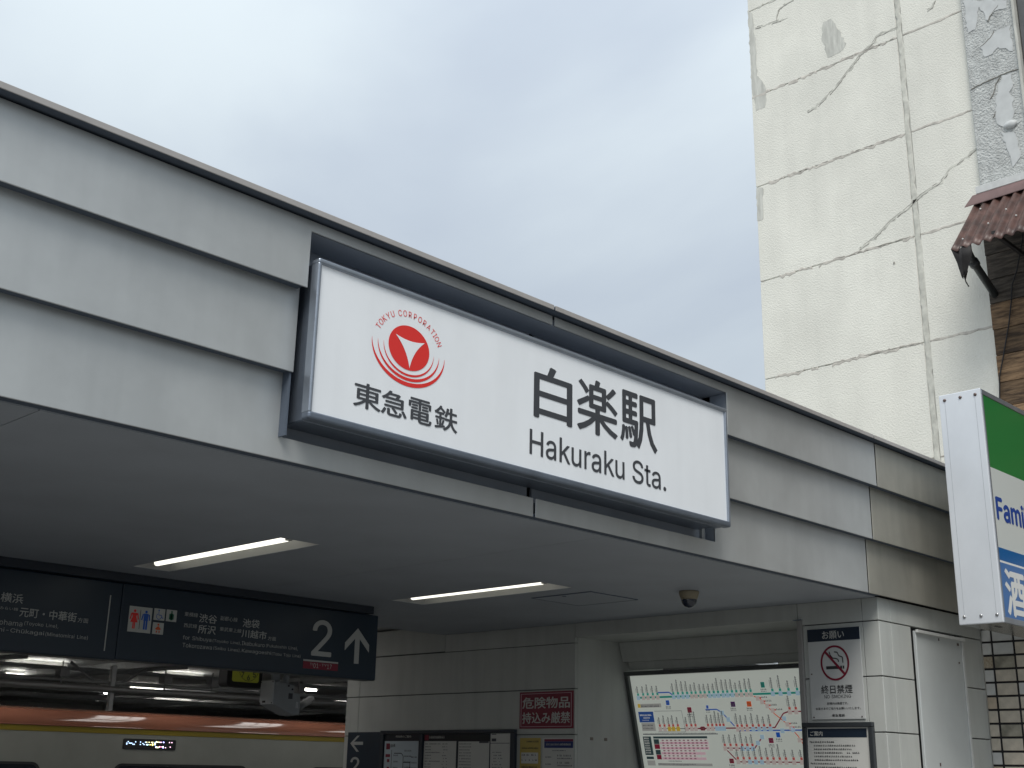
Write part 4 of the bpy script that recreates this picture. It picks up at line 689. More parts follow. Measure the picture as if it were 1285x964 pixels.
def station(y, z, up, kind, col):
    {'b': st_b, 'w': st_w, 'g': st_g}[kind].append(rect(y - .026, y + .026, z - .028, z + .022))
    if up:
        hgt = rnd.uniform(.06, .13); col.append(rect(y - .017, y + .013, z + .024, z + .052))
        k = z + .056
        while k < z + .056 + hgt:
            lab.append(rect(y - .012, y + .008, k, k + .008)); lab.append(rect(y - .008, y + .007, k + .010, k + .017)); k += .020
        lab.append(rect(y + .017, y + .022, z + .06, z + .05 + hgt * .8))
gl_ = []
for i, y in enumerate(grow): station(y, 2.430, True, 'b' if i in (0, 5, 6, 7, 8, 13, 14, 15, 16, 17, 18, 23, 24, 25, 26) else 'w', gl_)
ty = []
for i, y in enumerate([9.05, 8.98, 8.92, 8.82, 8.74, 8.68, 8.62, 8.57, 8.52]): station(y, 2.061, True, 'w' if i < 6 else 'b', ty) if i != 3 else None
for y in (8.33, 8.27, 8.20, 8.12, 8.04, 7.97, 7.89): station(y, 2.05, True, 'b' if y < 8.15 else 'w', ty)
for y in (7.60, 7.52, 7.41, 7.30, 7.19): station(y, 2.228, True, 'w', ty)
for i, y in enumerate((8.55, 8.47, 8.39, 8.31, 8.24, 8.17)): station(y, 1.838, True, 'w' if i < 3 else 'b', ty)
for i, y in enumerate((8.40, 8.32, 8.24, 8.16, 8.08, 8.0, 7.92, 7.84, 7.76, 7.66, 7.56, 7.46, 7.36)): station(y, 1.692, True, 'b' if 1 < i < 5 else 'w', ty)
for y, z in ((8.09, 1.90), (8.02, 1.965), (8.44, 2.16), (8.51, 2.235), (7.74, 2.03), (7.69, 2.16), (7.60, 2.04)): station(y, z, False, 'b', ty)
for y, z in ((7.99, 2.385), (7.94, 2.345), (7.88, 2.30), (7.82, 2.25), (7.66, 2.10), (7.62, 2.06), (7.54, 1.93)):
    station(y, z, False, 'w', ty); lab += dashes(y - .05, y - .14, z, .018, 1, int(y * 100)); red_l.append(rect(y - .045, y - .02, z - .005, z + .012))
for y in (9.45, 9.38): station(y, 2.062, True, 'w', ty)
for y in (9.31, 9.25, 9.18): station(y, 2.062, True, 'g', ty)
ms('station_box_pale', st_w, mat('map_white_box', (.52, .45, .42), .5), P2, True)
ms('station_box_blue', st_b, skyblue_ink, P2, True)
ms('station_box_gold', st_g, gold_ink, P2)
ms('station_code_green', gl_, mat('code_teal', (.02, .30, .24), .5), P2, True); ms('station_code_red', ty + red_l, mat('soft_red_ink', (.45, .08, .07), .5), P2, True)
ms('current_station', [[(8.865, 2.061), (8.845, 2.083), (8.795, 2.083), (8.775, 2.061), (8.795, 2.038), (8.845, 2.038)]], crimson, P3)
text('白楽', PM(.006), 8.85, 8.79, 2.048, 2.074, pale_ink, fmap, .01)
for y0, y1, z0, z1, m_, s_ in ((9.25, 9.30, 2.335, 2.390, blue_ink, 'KD'), (8.94, 9.00, 2.242, 2.304, crimson, 'TY'), (8.31, 8.37, 2.297, 2.354, purple_ink, 'MG'), (8.09, 8.15, 2.295, 2.353, orange_ink, 'OM'),
                               (7.87, 7.92, 2.497, 2.557, teal_ink, 'DT'), (7.88, 7.94, 1.897, 1.951, wine_ink, 'TM'), (7.78, 7.83, 1.958, 2.011, blue_ink, 'KK'), (8.46, 8.52, 1.673, 1.724, crimson, 'IK'), (8.69, 8.72, 2.284, 2.32, blue_ink, 'M')):
    ms('line_badge', [rect(y0, y1, z0, z1)], m_, P2)
    if s_ != 'KK': text(s_, P3, y1 - .010, y0 + .010, z0 + .014, z1 - .016, pale_ink, fmap, .01, 'badge_lettering', 2)
    lab += dashes(y1 + .01, y0 - .02, z0 - .028, .018, 1, int(y0 * 90)) + dashes(y1 + .01, y0 - .02, z0 - .046, .010, 1, int(y0 * 91))
ms('yellow_note', [rect(9.70, 9.74, 2.312, 2.357)], gold_ink, P2)
for r_ in (rect(9.38, 9.70, 2.312, 2.357), rect(9.52, 9.73, 2.038, 2.136), rect(8.77, 9.57, 1.637, 1.666), rect(9.61, 9.73, 1.636, 1.695)): ms('grey_note', [r_], mat('note_grey', (.36, .36, .34), .5), P)
lab += dashes(9.69, 9.40, 2.318, .028, 1, 77) + dashes(9.71, 9.54, 2.095, .02, 1, 78) + dashes(9.71, 9.54, 2.06, .02, 1, 79) + dashes(9.56, 9.0, 1.650, .012, 1, 80) + dashes(9.56, 9.1, 1.640, .006, 1, 81) + dashes(9.72, 8.63, 2.005, .008, 1, 82) + dashes(9.4, 9.2, 1.685, .012, 1, 83)
ms('blue_heading', [rect(9.52, 9.75, 2.140, 2.264)], mat('map_blue', (.02, .07, .26), .5), P2)
ms('heading_print', dashes(9.73, 9.55, 2.215, .02, 1, 5) + dashes(9.68, 9.58, 2.185, .02, 1, 6) + dashes(9.7, 9.6, 2.16, .010, 1, 7), pale_ink, P3, True)
ms('fare_table_dark', [rect(8.78, 9.58, 1.950, 1.974), rect(9.615, 9.74, 1.757, 1.974), rect(9.50, 9.58, 1.886, 1.942), rect(9.50, 9.575, 1.764, 1.818), rect(9.62, 9.73, 1.71, 1.74)], mat('table_dark', (.03, .055, .06), .5), P2)
ms('fare_table_red', [rect(9.50, 9.58, 1.829, 1.883), rect(9.50, 9.57, 1.708, 1.761)], crimson, P2)
tb, cells = [], []
for r_ in range(8):
    z = 1.925 - r_ * .0295
    if r_ % 2: tb.append(rect(8.78 if r_ < 4 else 8.84, 9.49, z - .012, z + .016))
    for c_ in range(11 if r_ < 4 else 8): cells.append(rect(9.455 - c_ * .063 - .03, 9.455 - c_ * .063, z - .005, z + .010))
for c_ in range(11): tb.append(rect(9.425 - c_ * .063 - .018, 9.425 - c_ * .063 - .014, 1.71 if c_ < 9 else 1.83, 1.94))
ms('fare_table_rows', tb, pink_ink, P2, True); ms('fare_table_figures', cells, mat('figure_ink', (.30, .14, .18), .5), P3, True)
tl = []
for i in range(7): tl += dashes(9.725, 9.64, 1.945 - i * .028, .018, 1, 900 + i)
ms('fare_table_print', tl, pale_ink, P3, True)
ms('small_print', lab, mat('map_label_ink', (.10, .105, .11), .5), P3, True)

# ================================================================ NEIGHBOURING BUILDINGS
wb = thing('white_building', 'tall cream stucco building with repaired cracks and sealed panel joints behind the station', 'building')
zs = [0.0, 3.73, 5.17, 6.62, 8.035, 9.478, 10.91, 12.36, 13.8, 15.24, 16.7]
for i in range(len(zs) - 1):
    for a, b in ((5.335, 6.165), (6.245, 8.515)):
        box('wall_panel', (13.5, 13.6), (a, b), (zs[i] + .006, zs[i + 1] - .006), stucco_m, wb, .006)
box('building_core', (13.512, 22), (5.34, 8.505), (0, 16.69), mat('core_render', (.55, .55, .51), .9, var=.08), wb)
def ribbon(name, pts, w, m_, parent, X, proud=.004, jit=.25, step=.05, seed=0, plane=None, gaps=0.0):
    rnd = random.Random(seed); P_ = []
    for i in range(len(pts) - 1):
        a, b = pts[i], pts[i + 1]; n = max(1, int(math.hypot(b[0] - a[0], b[1] - a[1]) / step))
        for k in range(n): P_.append((a[0] + (b[0] - a[0]) * k / n, a[1] + (b[1] - a[1]) * k / n))
    P_.append(pts[-1]); vs, fs = [], []
    for i, p in enumerate(P_):
        q0, q1 = P_[max(0, i - 1)], P_[min(len(P_) - 1, i + 1)]
        dx, dy = q1[0] - q0[0], q1[1] - q0[1]; l = math.hypot(dx, dy) or 1; nx, ny = -dy / l, dx / l
        o = (rnd.random() - .5) * w * jit; wa, wb_ = w / 2 * (1 + rnd.uniform(-jit, jit)), w / 2 * (1 + rnd.uniform(-jit, jit))
        if i in (0, len(P_) - 1): wa *= .4; wb_ *= .4
        a, b = (p[0] + nx * (o + wa), p[1] + ny * (o + wa)), (p[0] + nx * (o - wb_), p[1] + ny * (o - wb_))
        vs += [(X + .002, *a), (X - proud, a[0] * .8 + b[0] * .2, a[1] * .8 + b[1] * .2), (X - proud, a[0] * .2 + b[0] * .8, a[1] * .2 + b[1] * .8), (X + .002, *b)]
    for i in range(len(P_) - 1):
        if gaps and noise.noise(Vector((i * .33, seed * 3.7, 0))) > .5 - gaps: continue
        for k in range(3): fs.append((4 * i + k, 4 * i + k + 1, 4 * i + 5 + k, 4 * i + 4 + k))
    o_ = mesh(name, vs, fs, m_, parent)
    return stuff(o_) if gaps else o_
XB = 13.5
pinkgrey = mat('old_sealant', (.54, .51, .46), .8, var=.25, vscale=8)
ribbon('sealant_strip', [(6.205, 4.9), (6.20, 6.6), (6.195, 8.0), (6.205, 9.5), (6.20, 11.0), (6.2, 16.6)], .072, seal_m, wb, XB, .003, .3, .09, 1)
for i, z in enumerate(zs[2:-1]):
    ribbon('sealant_strip', [(5.34, z + .002), (6.16, z)], .035, pinkgrey, wb, XB, .004, .5, .07, 10 + i)
    ribbon('sealant_strip', [(6.25, z), (7.0, z + .004), (7.7, z - .003), (8.35 if i % 2 else 8.51, z)], .042, pinkgrey if i != 5 else seal_m, wb, XB, .004, .8, .05, 30 + i, gaps=.2)
for i, z in enumerate(zs[2:-1]):
    ribbon('joint_crack', [(6.3, z + .012), (7.0, z + .016), (7.9 - .3 * (i % 3), z + .010)], .007, mat('fine_crack', (.46, .44, .40), .9), wb, XB, .007, .9, .04, 60 + i, gaps=.45)
ribbon('sealant_strip', [(5.36, 3.9), (5.36, 8.2)], .035, seal_m, wb, XB, .004, .4, .1, 5)
C1 = [(7.63, 10.34), (7.46, 10.38), (7.19, 10.53), (7.02, 10.68), (6.79, 10.87), (6.57, 11.0), (6.53, 11.06), (6.22, 11.08)]
C2 = [(7.0, 8.08), (6.78, 8.18), (6.54, 8.34), (6.25, 8.47), (6.13, 8.55), (5.84, 8.66), (5.67, 8.8), (5.35, 8.94)]
C3 = [(8.4, 12.04), (8.24, 12.01), (8.0, 11.98), (7.86, 11.95)]; C3b = [(8.04, 12.02), (7.98, 12.18), (7.88, 12.2), (7.74, 12.21)]
C4 = [(5.8, 11.12), (5.73, 11.14), (5.68, 11.23)]
for i, c in enumerate((C1, C2, C3, C3b, C4)):
    ribbon('crack_filler', c, .042 if i < 2 else .03, seal_m, wb, XB, .003, .8, .04, 80 + i)
    ribbon('crack_line', [(a, b - .017) for a, b in c], .010, crack_m, wb, XB, .004, 1.0, .03, 90 + i, gaps=.28)
    ribbon('crack_line', [(a, b + .016) for a, b in c[:-1]], .005, crack_m, wb, XB, .004, 1.0, .03, 95 + i, gaps=.42)
def blob(name, poly, X, th, m_, parent, seed=0, rag=.03):
    rnd = random.Random(seed); o = []
    for i in range(len(poly)):
        a, b = poly[i], poly[(i + 1) % len(poly)]; n = max(2, int(math.hypot(b[0] - a[0], b[1] - a[1]) / .05))
        for k in range(n): t = k / n; o.append((a[0] + (b[0] - a[0]) * t + rnd.uniform(-rag, rag), a[1] + (b[1] - a[1]) * t + rnd.uniform(-rag, rag)))
    return prism(name, o, PY(X - th), th + .003, m_, parent)
blob('cement_patch', [(7.31, 11.63), (7.18, 11.64), (7.1, 11.49), (6.98, 11.15), (7.06, 11.06), (7.26, 11.05), (7.29, 11.19), (7.33, 11.37)], XB, .003, patch_m, wb, 1, .015)
blob('cement_patch', [(8.51, 12.38), (8.43, 12.31), (8.41, 11.82), (8.4, 11.26), (8.26, 10.96), (8.29, 10.69), (8.45, 10.68), (8.51, 11.16), (8.51, 11.74)], XB, .003, patch_m, wb, 2, .015)
blob('cement_patch', [(8.51, 9.47), (8.4, 9.45), (8.41, 8.96), (8.51, 8.96)], XB, .003, patch_m, wb, 3, .012)
boxes('wall_plug', [((13.49, 13.5), (6.535, 6.55), (7.74, 7.77))], crack_m, wb)

ob = thing('old_shop_building', 'weathered shop building with peeling grey render, wooden boards and tiled base at the right edge', 'building')
XP = 13.42
box('rendered_pillar', (XP, 13.52), (4.70, 5.325), (8.37, 16.7), rough_m, ob, .008)
box('building_core', (13.52, 20), (-9, 5.325), (0, 16.5), mat('street_render', (.20, .185, .155), .8, var=.15), ob)
box('pillar_edge', (13.38, 13.5), (4.665, 4.70), (8.37, 16.7), patch_m, ob, .006)
box('side_wall', (13.46, 13.53), (2.4, 4.65), (8.37, 16.7), mat('dark_render', (.12, .125, .13), .8, var=.2), ob)
for i, pl in enumerate(([(5.13, 10.23), (4.95, 10.37), (4.85, 10.37), (4.75, 10.38), (4.76, 10.01), (4.93, 10.16), (5.01, 10.08), (5.11, 10.08)],
        [(4.92, 9.74), (4.81, 9.72), (4.79, 9.59), (4.85, 9.5), (4.81, 9.38), (4.84, 9.12), (4.78, 9.04), (4.9, 9.0), (5.03, 9.14), (5.04, 9.31), (4.98, 9.59)],
        [(5.28, 10.99), (4.74, 10.73), (4.75, 10.63), (4.92, 10.65), (5.01, 10.55), (5.10, 10.8), (5.17, 10.51), (5.27, 10.5)], [(5.0, 9.0), (4.85, 8.95), (4.80, 8.6), (4.9, 8.5)], [(5.0, 11.5), (4.75, 11.5), (4.75, 12.2), (5.1, 12.1)])):
    blob('smooth_patch', pl, XP, .007, smooth_m, ob, 20 + i, .016)
for i, c in enumerate(([(5.31, 9.71), (5.22, 9.73), (5.12, 9.74), (5.0, 9.75), (4.89, 9.76), (4.78, 9.76), (4.71, 9.75)], [(5.14, 10.24), (5.06, 10.28), (4.98, 10.33), (4.95, 10.39)],
        [(5.09, 9.49), (5.04, 9.55), (5.0, 9.67), (4.93, 9.74)], [(5.08, 9.22), (5.03, 9.3)], [(5.02, 10.55), (4.93, 10.66), (4.86, 10.72)])):
    ribbon('crack_line', c, .014, crack_m, ob, XP, .010, .6, .03, 120 + i)
bm = bmesh.new(); bmesh.ops.create_icosphere(bm, subdivisions=2, radius=1)
for v in bm.verts: v.co = Vector((XP - .005 + v.co.x * .045, 4.88 + v.co.y * .085, 9.06 + v.co.z * .05)) + Vector((0, noise.noise(v.co * 3) * .02, noise.noise(v.co * 2 + Vector((5, 5, 5))) * .03))
done(bm, 'paint_lump', smooth_m, ob, 0, 1, True)
box('trim_board', (13.34, 13.5), (2.6, 5.355), (8.265, 8.36), trim_m, ob, .004)
# boards: each plank its own piece
wood = []
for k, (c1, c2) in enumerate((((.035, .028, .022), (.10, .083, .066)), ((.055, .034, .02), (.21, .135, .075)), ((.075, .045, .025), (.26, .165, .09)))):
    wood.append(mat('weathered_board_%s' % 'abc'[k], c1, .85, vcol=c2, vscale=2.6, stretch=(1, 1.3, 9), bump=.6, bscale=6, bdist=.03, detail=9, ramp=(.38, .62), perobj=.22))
zb = [5.06, 5.36, 5.62, 5.905, 6.235, 6.55, 6.875, 7.175, 7.49, 7.80, 8.12, 8.262]
zlow = [4.05, 4.40, 4.74, 5.06]
allz = zlow[:-1] + zb
rnd = random.Random(3)
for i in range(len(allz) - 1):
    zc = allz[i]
    w_ = wood[0] if zc > 6.8 else (wood[1] if i % 2 else wood[2])  # top boards darker: the awning's shadow put into their colour
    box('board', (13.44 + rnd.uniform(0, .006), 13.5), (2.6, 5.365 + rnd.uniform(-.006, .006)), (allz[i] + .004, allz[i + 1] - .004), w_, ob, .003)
box('board_backing', (13.49, 13.519), (2.6, 5.34), (4.05, 8.26), joint_m, ob)
tube('cable', [(13.40, 4.885, 7.9), (13.40, 4.89, 7.56), (13.42, 5.01, 7.19), (13.42, 5.08, 7.04), (13.42, 5.11, 6.84), (13.425, 5.17, 6.57), (13.425, 5.27, 6.21), (13.425, 5.34, 5.97), (13.43, 5.365, 5.73), (13.43, 5.36, 4.2)], .008, rub_m, ob, 6)
# tiled base: one object per tile, sharing meshes
TX = 13.5
tmats = [mat('tile_grey_white', (.58, .58, .56), .35, var=.05, vscale=9), mat('tile_beige', (.58, .52, .43), .4, var=.10, vscale=12), mat('tile_tan', (.52, .43, .33), .4, var=.12, vscale=9),
         mat('tile_stained', (.20, .19, .15), .5, vcol=(.46, .42, .34), vscale=5), mat('tile_mosaic', (.30, .24, .17), .5, vcol=(.50, .44, .34), vscale=38)]
def tile_me(w, k):
    bm = bmesh.new(); bx(bm, (-.022, .0), (-w / 2, w / 2), (-.061, .061)); bmesh.ops.recalc_face_normals(bm, faces=bm.faces)
    bmesh.ops.bevel(bm, geom=list(bm.edges), offset=.004, segments=1, affect='EDGES')
    me = bpy.data.meshes.new('tile'); bm.to_mesh(me); bm.free(); me.materials.append(tmats[k]); return me
tm = {(w, k): tile_me(w, k) for w in (.098, .218) for k in range(5)}
order = [0, 0, 4, 0, 0, 2, 1, 1, 1, 0, 2]
rnd = random.Random(11)
for r_ in range(27):
    zc = 3.067 + (3 - r_ + 3) * .1445 - .1445 * 5 + .0 if False else 3.067 + (5 - r_) * .1445
    if zc < .07 or zc > 4.0: continue
    j = r_ - 5
    for c_ in range(9):
        if c_ == 0: yc, w = 5.823, .098
        else: yc, w = 5.641 - (c_ - 1) * .2415, .218
        k = order[j] if (c_ == 0 and 0 <= j < 11) else rnd.choice((0, 1, 1, 2, 1))
        if c_ == 1: k = {0: 0, 1: 0, 2: 3, 3: 1, 4: 1, 5: 1, 6: 1, 7: 3, 8: 1, 9: 1, 10: 1}.get(j, k)
        o = bpy.data.objects.new('tile', tm[(w, k)]); C.objects.link(o); o.parent = ob; o.location = (TX - .001 + rnd.uniform(-.001, .002), yc, zc)
boxes('tile_grout', [((TX - .008, 13.519), (3.6, 5.336), (0, 4.045)), ((TX - .008, TX + .03), (5.336, 5.876), (0, 3.25))], grout_m, ob)

# corrugated awning
aw = thing('corrugated_awning', 'small rusty brown corrugated metal awning with a torn hanging corner on the old wall', 'awning')
top = Vector((13.45, 0, 8.27)); bot = Vector((12.50, 0, 7.245))
def aw_p(y, t, seedy=0):
    p = top.lerp(bot, t); nrm = Vector((-(bot.z - top.z), 0, (bot.x - top.x))).normalized() * -1
    nrm = Vector((bot.z - top.z, 0, -(bot.x - top.x))).normalized()
    a = .021 * math.cos((5.36 - y) / .125 * 2 * math.pi)
    sag = .012 * math.sin(t * 3.1) * math.sin(y * 3)
    q = p + nrm * (a + sag); return (q.x, y, q.z)
vs, fs = [], []; ny, ntt = 240, 9
rnd = random.Random(2); edge = [1 + .012 * noise.noise(Vector((i * .13, 0, 0))) for i in range(ny + 1)]
for i in range(ny + 1):
    y = 5.36 - 2.75 * i / ny
    for j in range(ntt + 1): vs.append(aw_p(y, j / ntt * edge[i]))
for i in range(ny):
    for j in range(ntt): fs.append((i * (ntt + 1) + j, (i + 1) * (ntt + 1) + j, (i + 1) * (ntt + 1) + j + 1, i * (ntt + 1) + j + 1))
sh = mesh('corrugated_sheet', vs, fs, rust_m, aw, True)
so = sh.modifiers.new('thick', 'SOLIDIFY'); so.thickness = .004
mesh('flashing', [(13.345, 2.6, 8.268), (13.345, 5.40, 8.262), (13.22, 5.46, 8.085), (13.27, 2.6, 8.14), (13.345, 2.6, 8.258), (13.345, 5.40, 8.25), (13.22, 5.46, 8.075), (13.27, 2.6, 8.13)], [(0, 1, 2, 3), (4, 5, 6, 7), (0, 1, 5, 4), (1, 2, 6, 5), (2, 3, 7, 6)], mat('brown_flashing', (.15, .09, .085), .5, var=.2), aw)
# torn flap hanging from the near-left corner
vs, fs = [], []
prof = [(5.36, .0), (5.30, .0), (5.24, .01), (5.18, .0), (5.13, -.02)]
dr_ = [(0, 0, 0), (.01, -.02, -.10), (.03, -.035, -.17), (.05, -.05, -.25), (.06, -.07, -.33)]
for j, (dx, dy, dz) in enumerate(dr_):
    wf = [1, .9, .62, .42, .12][j]
    for i, (y, o_) in enumerate(prof):
        p = aw_p(y, 1.0); yy = 5.36 + (y - 5.36) * wf + dy
        vs.append((p[0] + dx + .02 * math.sin(i * 1.7 + j * .9), yy, p[2] + dz + .015 * math.sin(i * 2.1 + j)))
for j in range(4):
    for i in range(4): fs.append((j * 5 + i, j * 5 + i + 1, (j + 1) * 5 + i + 1, (j + 1) * 5 + i))
fl = mesh('torn_flap', vs, fs, mat('dark_rust', (.02, .018, .018), .7, var=.3), aw, True)
so = fl.modifiers.new('thick', 'SOLIDIFY'); so.thickness = .004
tube('flap_wire', [(12.56, 5.27, 6.93), (12.57, 5.26, 6.86), (12.60, 5.245, 6.81)], .007, MATS['dark_rust'], aw, 5)
tube('bracket_pipe', [(12.62, 5.25, 7.32), (12.85, 5.28, 7.22), (13.46, 5.30, 6.98)], .045, mat('dark_pipe', (.03, .034, .036), .4), aw, 12)
tube('pipe_collar', [(12.86, 5.28, 7.216), (12.93, 5.283, 7.189)], .06, MATS['dark_pipe'], aw, 12)
for y in (4.9, 4.3, 3.7, 3.1): box('rafter', (12.62, 13.44), (y, y + .04), (7.36, 7.40), MATS['dark_rust'], aw)
q = []
for i, (y, t) in enumerate(((5.29, .82), (5.04, .66), (4.85, .55), (5.22, .35), (4.7, .7), (4.5, .5))):
    p = aw_p(y, t); bm = bmesh.new(); bmesh.ops.create_icosphere(bm, subdivisions=1, radius=.012)
    for v in bm.verts: v.co += Vector((p[0] - .015, p[1], p[2] + .015))
    done(bm, 'roof_nail', mat('pale_washer', (.75, .75, .72), .4), aw)

# ================================================================ SHOP SIGN
fs_ = thing('shop_sign', 'projecting box sign with green, white and blue bands beside the station wall', 'sign')
X0, X1, YN, YF, ZB, ZT = 11.545, 13.40, 4.80, 5.235, 2.965, 5.281
box('end_cap', (X0, X0 + .03), (YN, YF), (ZB, ZT), alu_m, fs_, .008, 2)
box('sign_case', (X0 + .031, X1), (YN + .012, YF - .012), (ZB + .02, ZT - .006), alu_m, fs_)
box('bottom_plate', (X0 + .031, X1), (YN + .004, YF - .004), (ZB + .006, ZB + .019), alu_bot, fs_)
box('frame_bar', (X0 + .031, X1), (YN, YN + .03), (ZT - .055, ZT - .001), steel_m, fs_, .004)
box('frame_bar', (X0 + .031, X1), (YN, YN + .03), (ZB + .003, ZB + .058), steel_m, fs_, .004)
box('frame_bar', (X0 + .031, X0 + .062), (YN + .001, YN + .03), (ZB + .059, ZT - .056), steel_m, fs_, .003)
zf = [ZB + .058, 3.545, 3.565, 3.690, 4.484, ZT - .055]
for a, b, m_ in ((zf[0], zf[1], blue2_face), (zf[1], zf[2], white_print), (zf[2], zf[3], blue_face), (zf[3], zf[4], white_face), (zf[4], zf[5], green_face)):
    box('face_band', (X0 + .062, X1 - .01), (YN + .006, YN + .011), (a, b), m_, fs_)
P = PX(YN + .0045)
lb = mat('letter_blue', (.008, .06, .33), .4)
text('FamilyMart', P, X0 + .108, X0 + 1.68, 3.905, 4.205, lb, fs_, .028)
text('酒', P, X0 + .13, X0 + .60, 3.04, 3.50, white_print, fs_, .03)
for y in (YN + .055, YN + .21, YN + .375):
    for z, mm_ in ((ZT - .06, screw_m), (ZB + .075, MATS['dark_rust'])):
        bm = bmesh.new(); bmesh.ops.create_uvsphere(bm, u_segments=12, v_segments=8, radius=.017)
        for v in bm.verts: v.co = Vector((X0 - .002 + v.co.x * .7, y + v.co.y, z + v.co.z))
        done(bm, 'screw', mat('bright_screw', (.5, .5, .5), .25, .9) if z < 4 else screw_m, fs_, 0, 1, True)
seam = mat('seam_grey', (.45, .47, .50), .5)
boxes('seam', [((X0 - .0015, X0 + .002), (YN + .058, YN + .062), (ZB + .09, ZT - .09)), ((X0 - .0015, X0 + .002), (YN + .372, YN + .376), (ZB + .09, ZT - .09))], seam, fs_)
boxes('drain_slot', [((X0 + .30, X0 + .42), (YN + .19, YN + .225), (ZB + .003, ZB + .0065))], rub_m, fs_)
boxes('fixing_arm', [((X1, 13.5), (4.93, 5.0), (z, z + .08)) for z in (3.3, 4.8)], steel_m, fs_)

# ================================================================ TRAIN
tr = thing('train', 'commuter train with glossy red roof edge, yellow stripe and pale grey side at the platform', 'train', (10, 18, 0))
xa, xb = -30, 50
prof = [(17.0, 2.035), (17.0, 2.06)] + [(17.0 + .26 * (1 - math.cos(R(a))), 2.06 + .21 * math.sin(R(a))) for a in range(15, 91, 15)] + [(18.4, 2.285), (19.5, 2.22), (19.8, 2.0)]
vs = [(x, y, z) for x in (xa, xb) for y, z in prof]; n = len(prof)
mesh('roof', vs, [(i, i + 1, n + i + 1, n + i) for i in range(n - 1)], train_red, tr, True)
box('gutter', (xa, xb), (16.985, 17.02), (2.022, 2.036), train_red, tr, .003)
box('yellow_band', (xa, xb), (16.998, 17.05), (1.945, 2.021), train_yel, tr)
box('side_wall', (xa, xb), (17.003, 19.79), (-.95, 1.944), train_body, tr)
def rrect(a0, a1, b0, b1, r):
    o = []
    for cx_, cz_, t in ((a1 - r, b1 - r, 0), (a0 + r, b1 - r, 90), (a0 + r, b0 + r, 180), (a1 - r, b0 + r, 270)):
        o += [(cx_ + r * math.cos(R(t + k * 22.5)), cz_ + r * math.sin(R(t + k * 22.5))) for k in range(5)]
    return o
for a, b in ((5.0, 8.12), (9.22, 11.52), (12.72, 15.0), (1.8, 4.0)):
    w_ = prism('window', rrect(a, b, .75, 1.535, .13), PX(16.992), .010, rub_m, tr)
    prism('pane', rrect(a + .035, b - .035, .785, 1.50, .11), PX(16.990), .0015, glass_d, w_)
dsp = prism('destination_display', rrect(9.33, 10.20, 1.735, 1.885, .02), PX(16.994), .009, rub_m, tr)
rnd = random.Random(8)
for col, name in (((.5, .7, 1.0), 'blue_white'), ((1, .95, .5), 'yellow'), ((1, .6, .8), 'pink')):
    q = []
    for k in range(34):
        x = 9.36 + rnd.randrange(0, 40) * .02; z = rnd.choice((1.835, 1.815, 1.80)) if x < 9.85 else rnd.choice((1.84, 1.765, 1.775))
        if name == 'yellow' and not (9.6 < x < 9.95): continue
        if name == 'pink' and x < 9.85: continue
        if name == 'blue_white' and x > 9.98: continue
        q.append(rect(x, x + .016, z, z + .012))
    stuff(sheet('led_dots', q, PX(16.9925), mat('led_' + name, col, .5, emit=2.2), dsp))
struct(box('track_bed', (-60, 60), (16.62, 20.38), (-1.39, -1.2), concrete_m, None))

# ================================================================ PLATFORM CANOPY AND FITTINGS
pc = thing('platform_canopy', 'dark steel canopy with beams and cable pipes over the platforms behind the sign', 'canopy')
box('canopy_sheet', (-30, 60), (12.20, 40), (3.40, 3.46), canopy_m, pc)
for x in (-4, 0, 4, 8, 12.0, 16.5, 21, 25.5, 30, 34.5, 39): box('rafter', (x, x + .12), (20.5, 39.9), (3.26, 3.399), beam_m, pc)
boxes('purlin', [((-30, 60), (y, y + .12), (3.26, 3.399)) for y in (16.4, 22.4, 26.2, 30.0, 34.0)] , beam_m, pc) if False else None
for y in (22.4, 25.5, 29.0, 33.0): box('purlin', (-30, 60), (y, y + .08), (3.19, 3.258), beam_m, pc)
box('far_wall', (-30, 60), (39.91, 39.99), (0, 3.399), mat('far_wall_dark', (.26, .27, .27), .8), pc)
box('far_wall', (59.8, 60), (12.2, 40), (-1, 3.4), MATS['far_wall_dark'], pc)
tube('cable_pipe', [(-10, 20.6, 2.775), (40, 20.6, 2.79)], .055, pipe_m, pc, 12)
tube('cable_pipe', [(-10, 20.9, 2.90), (40, 20.9, 2.92)], .03, pipe_m, pc, 8)
tube('cable_pipe', [(-10, 22.0, 2.68), (40, 22.0, 2.70)], .04, beam_m, pc, 8)
tube('cable_pipe', [(11.5, 21.6, 2.80), (40, 21.6, 2.84)], .05, pipe_m, pc, 10)
for x, zt in ((11.0, 3.20), (17.6, 3.2), (4.4, 3.2)):
    c_ = box('column', (x, x + .09), (20.7, 20.8), (0, zt), pipe_m, pc, .01)
    for s_ in (-1, 1): tube('brace', [(x + .045, 20.9, 2.75), (x + .045 + s_ * .75, 20.9, 3.22)], .025, beam_m, c_, 6)
for x in (-1, 3, 7.5, 10.0, 12.0, 13.0, 15.0, 18):
    boxes('pipe_hanger', [((x, x + .02), (20.59, 20.61), (2.83, 3.2)), ((x - .06, x + .10), (20.5, 20.7), (2.94, 3.06))], beam_m, pc)
for x0, y0, x1, y1 in ((9.0, 24, 13, 21.5), (13.5, 26, 17, 22), (5, 26, 10, 22), (20, 28, 24, 23)):
    tube('diagonal_strut', [(x0, y0, 2.85), (x1, y1, 3.35)], .05, beam_m, pc, 6)
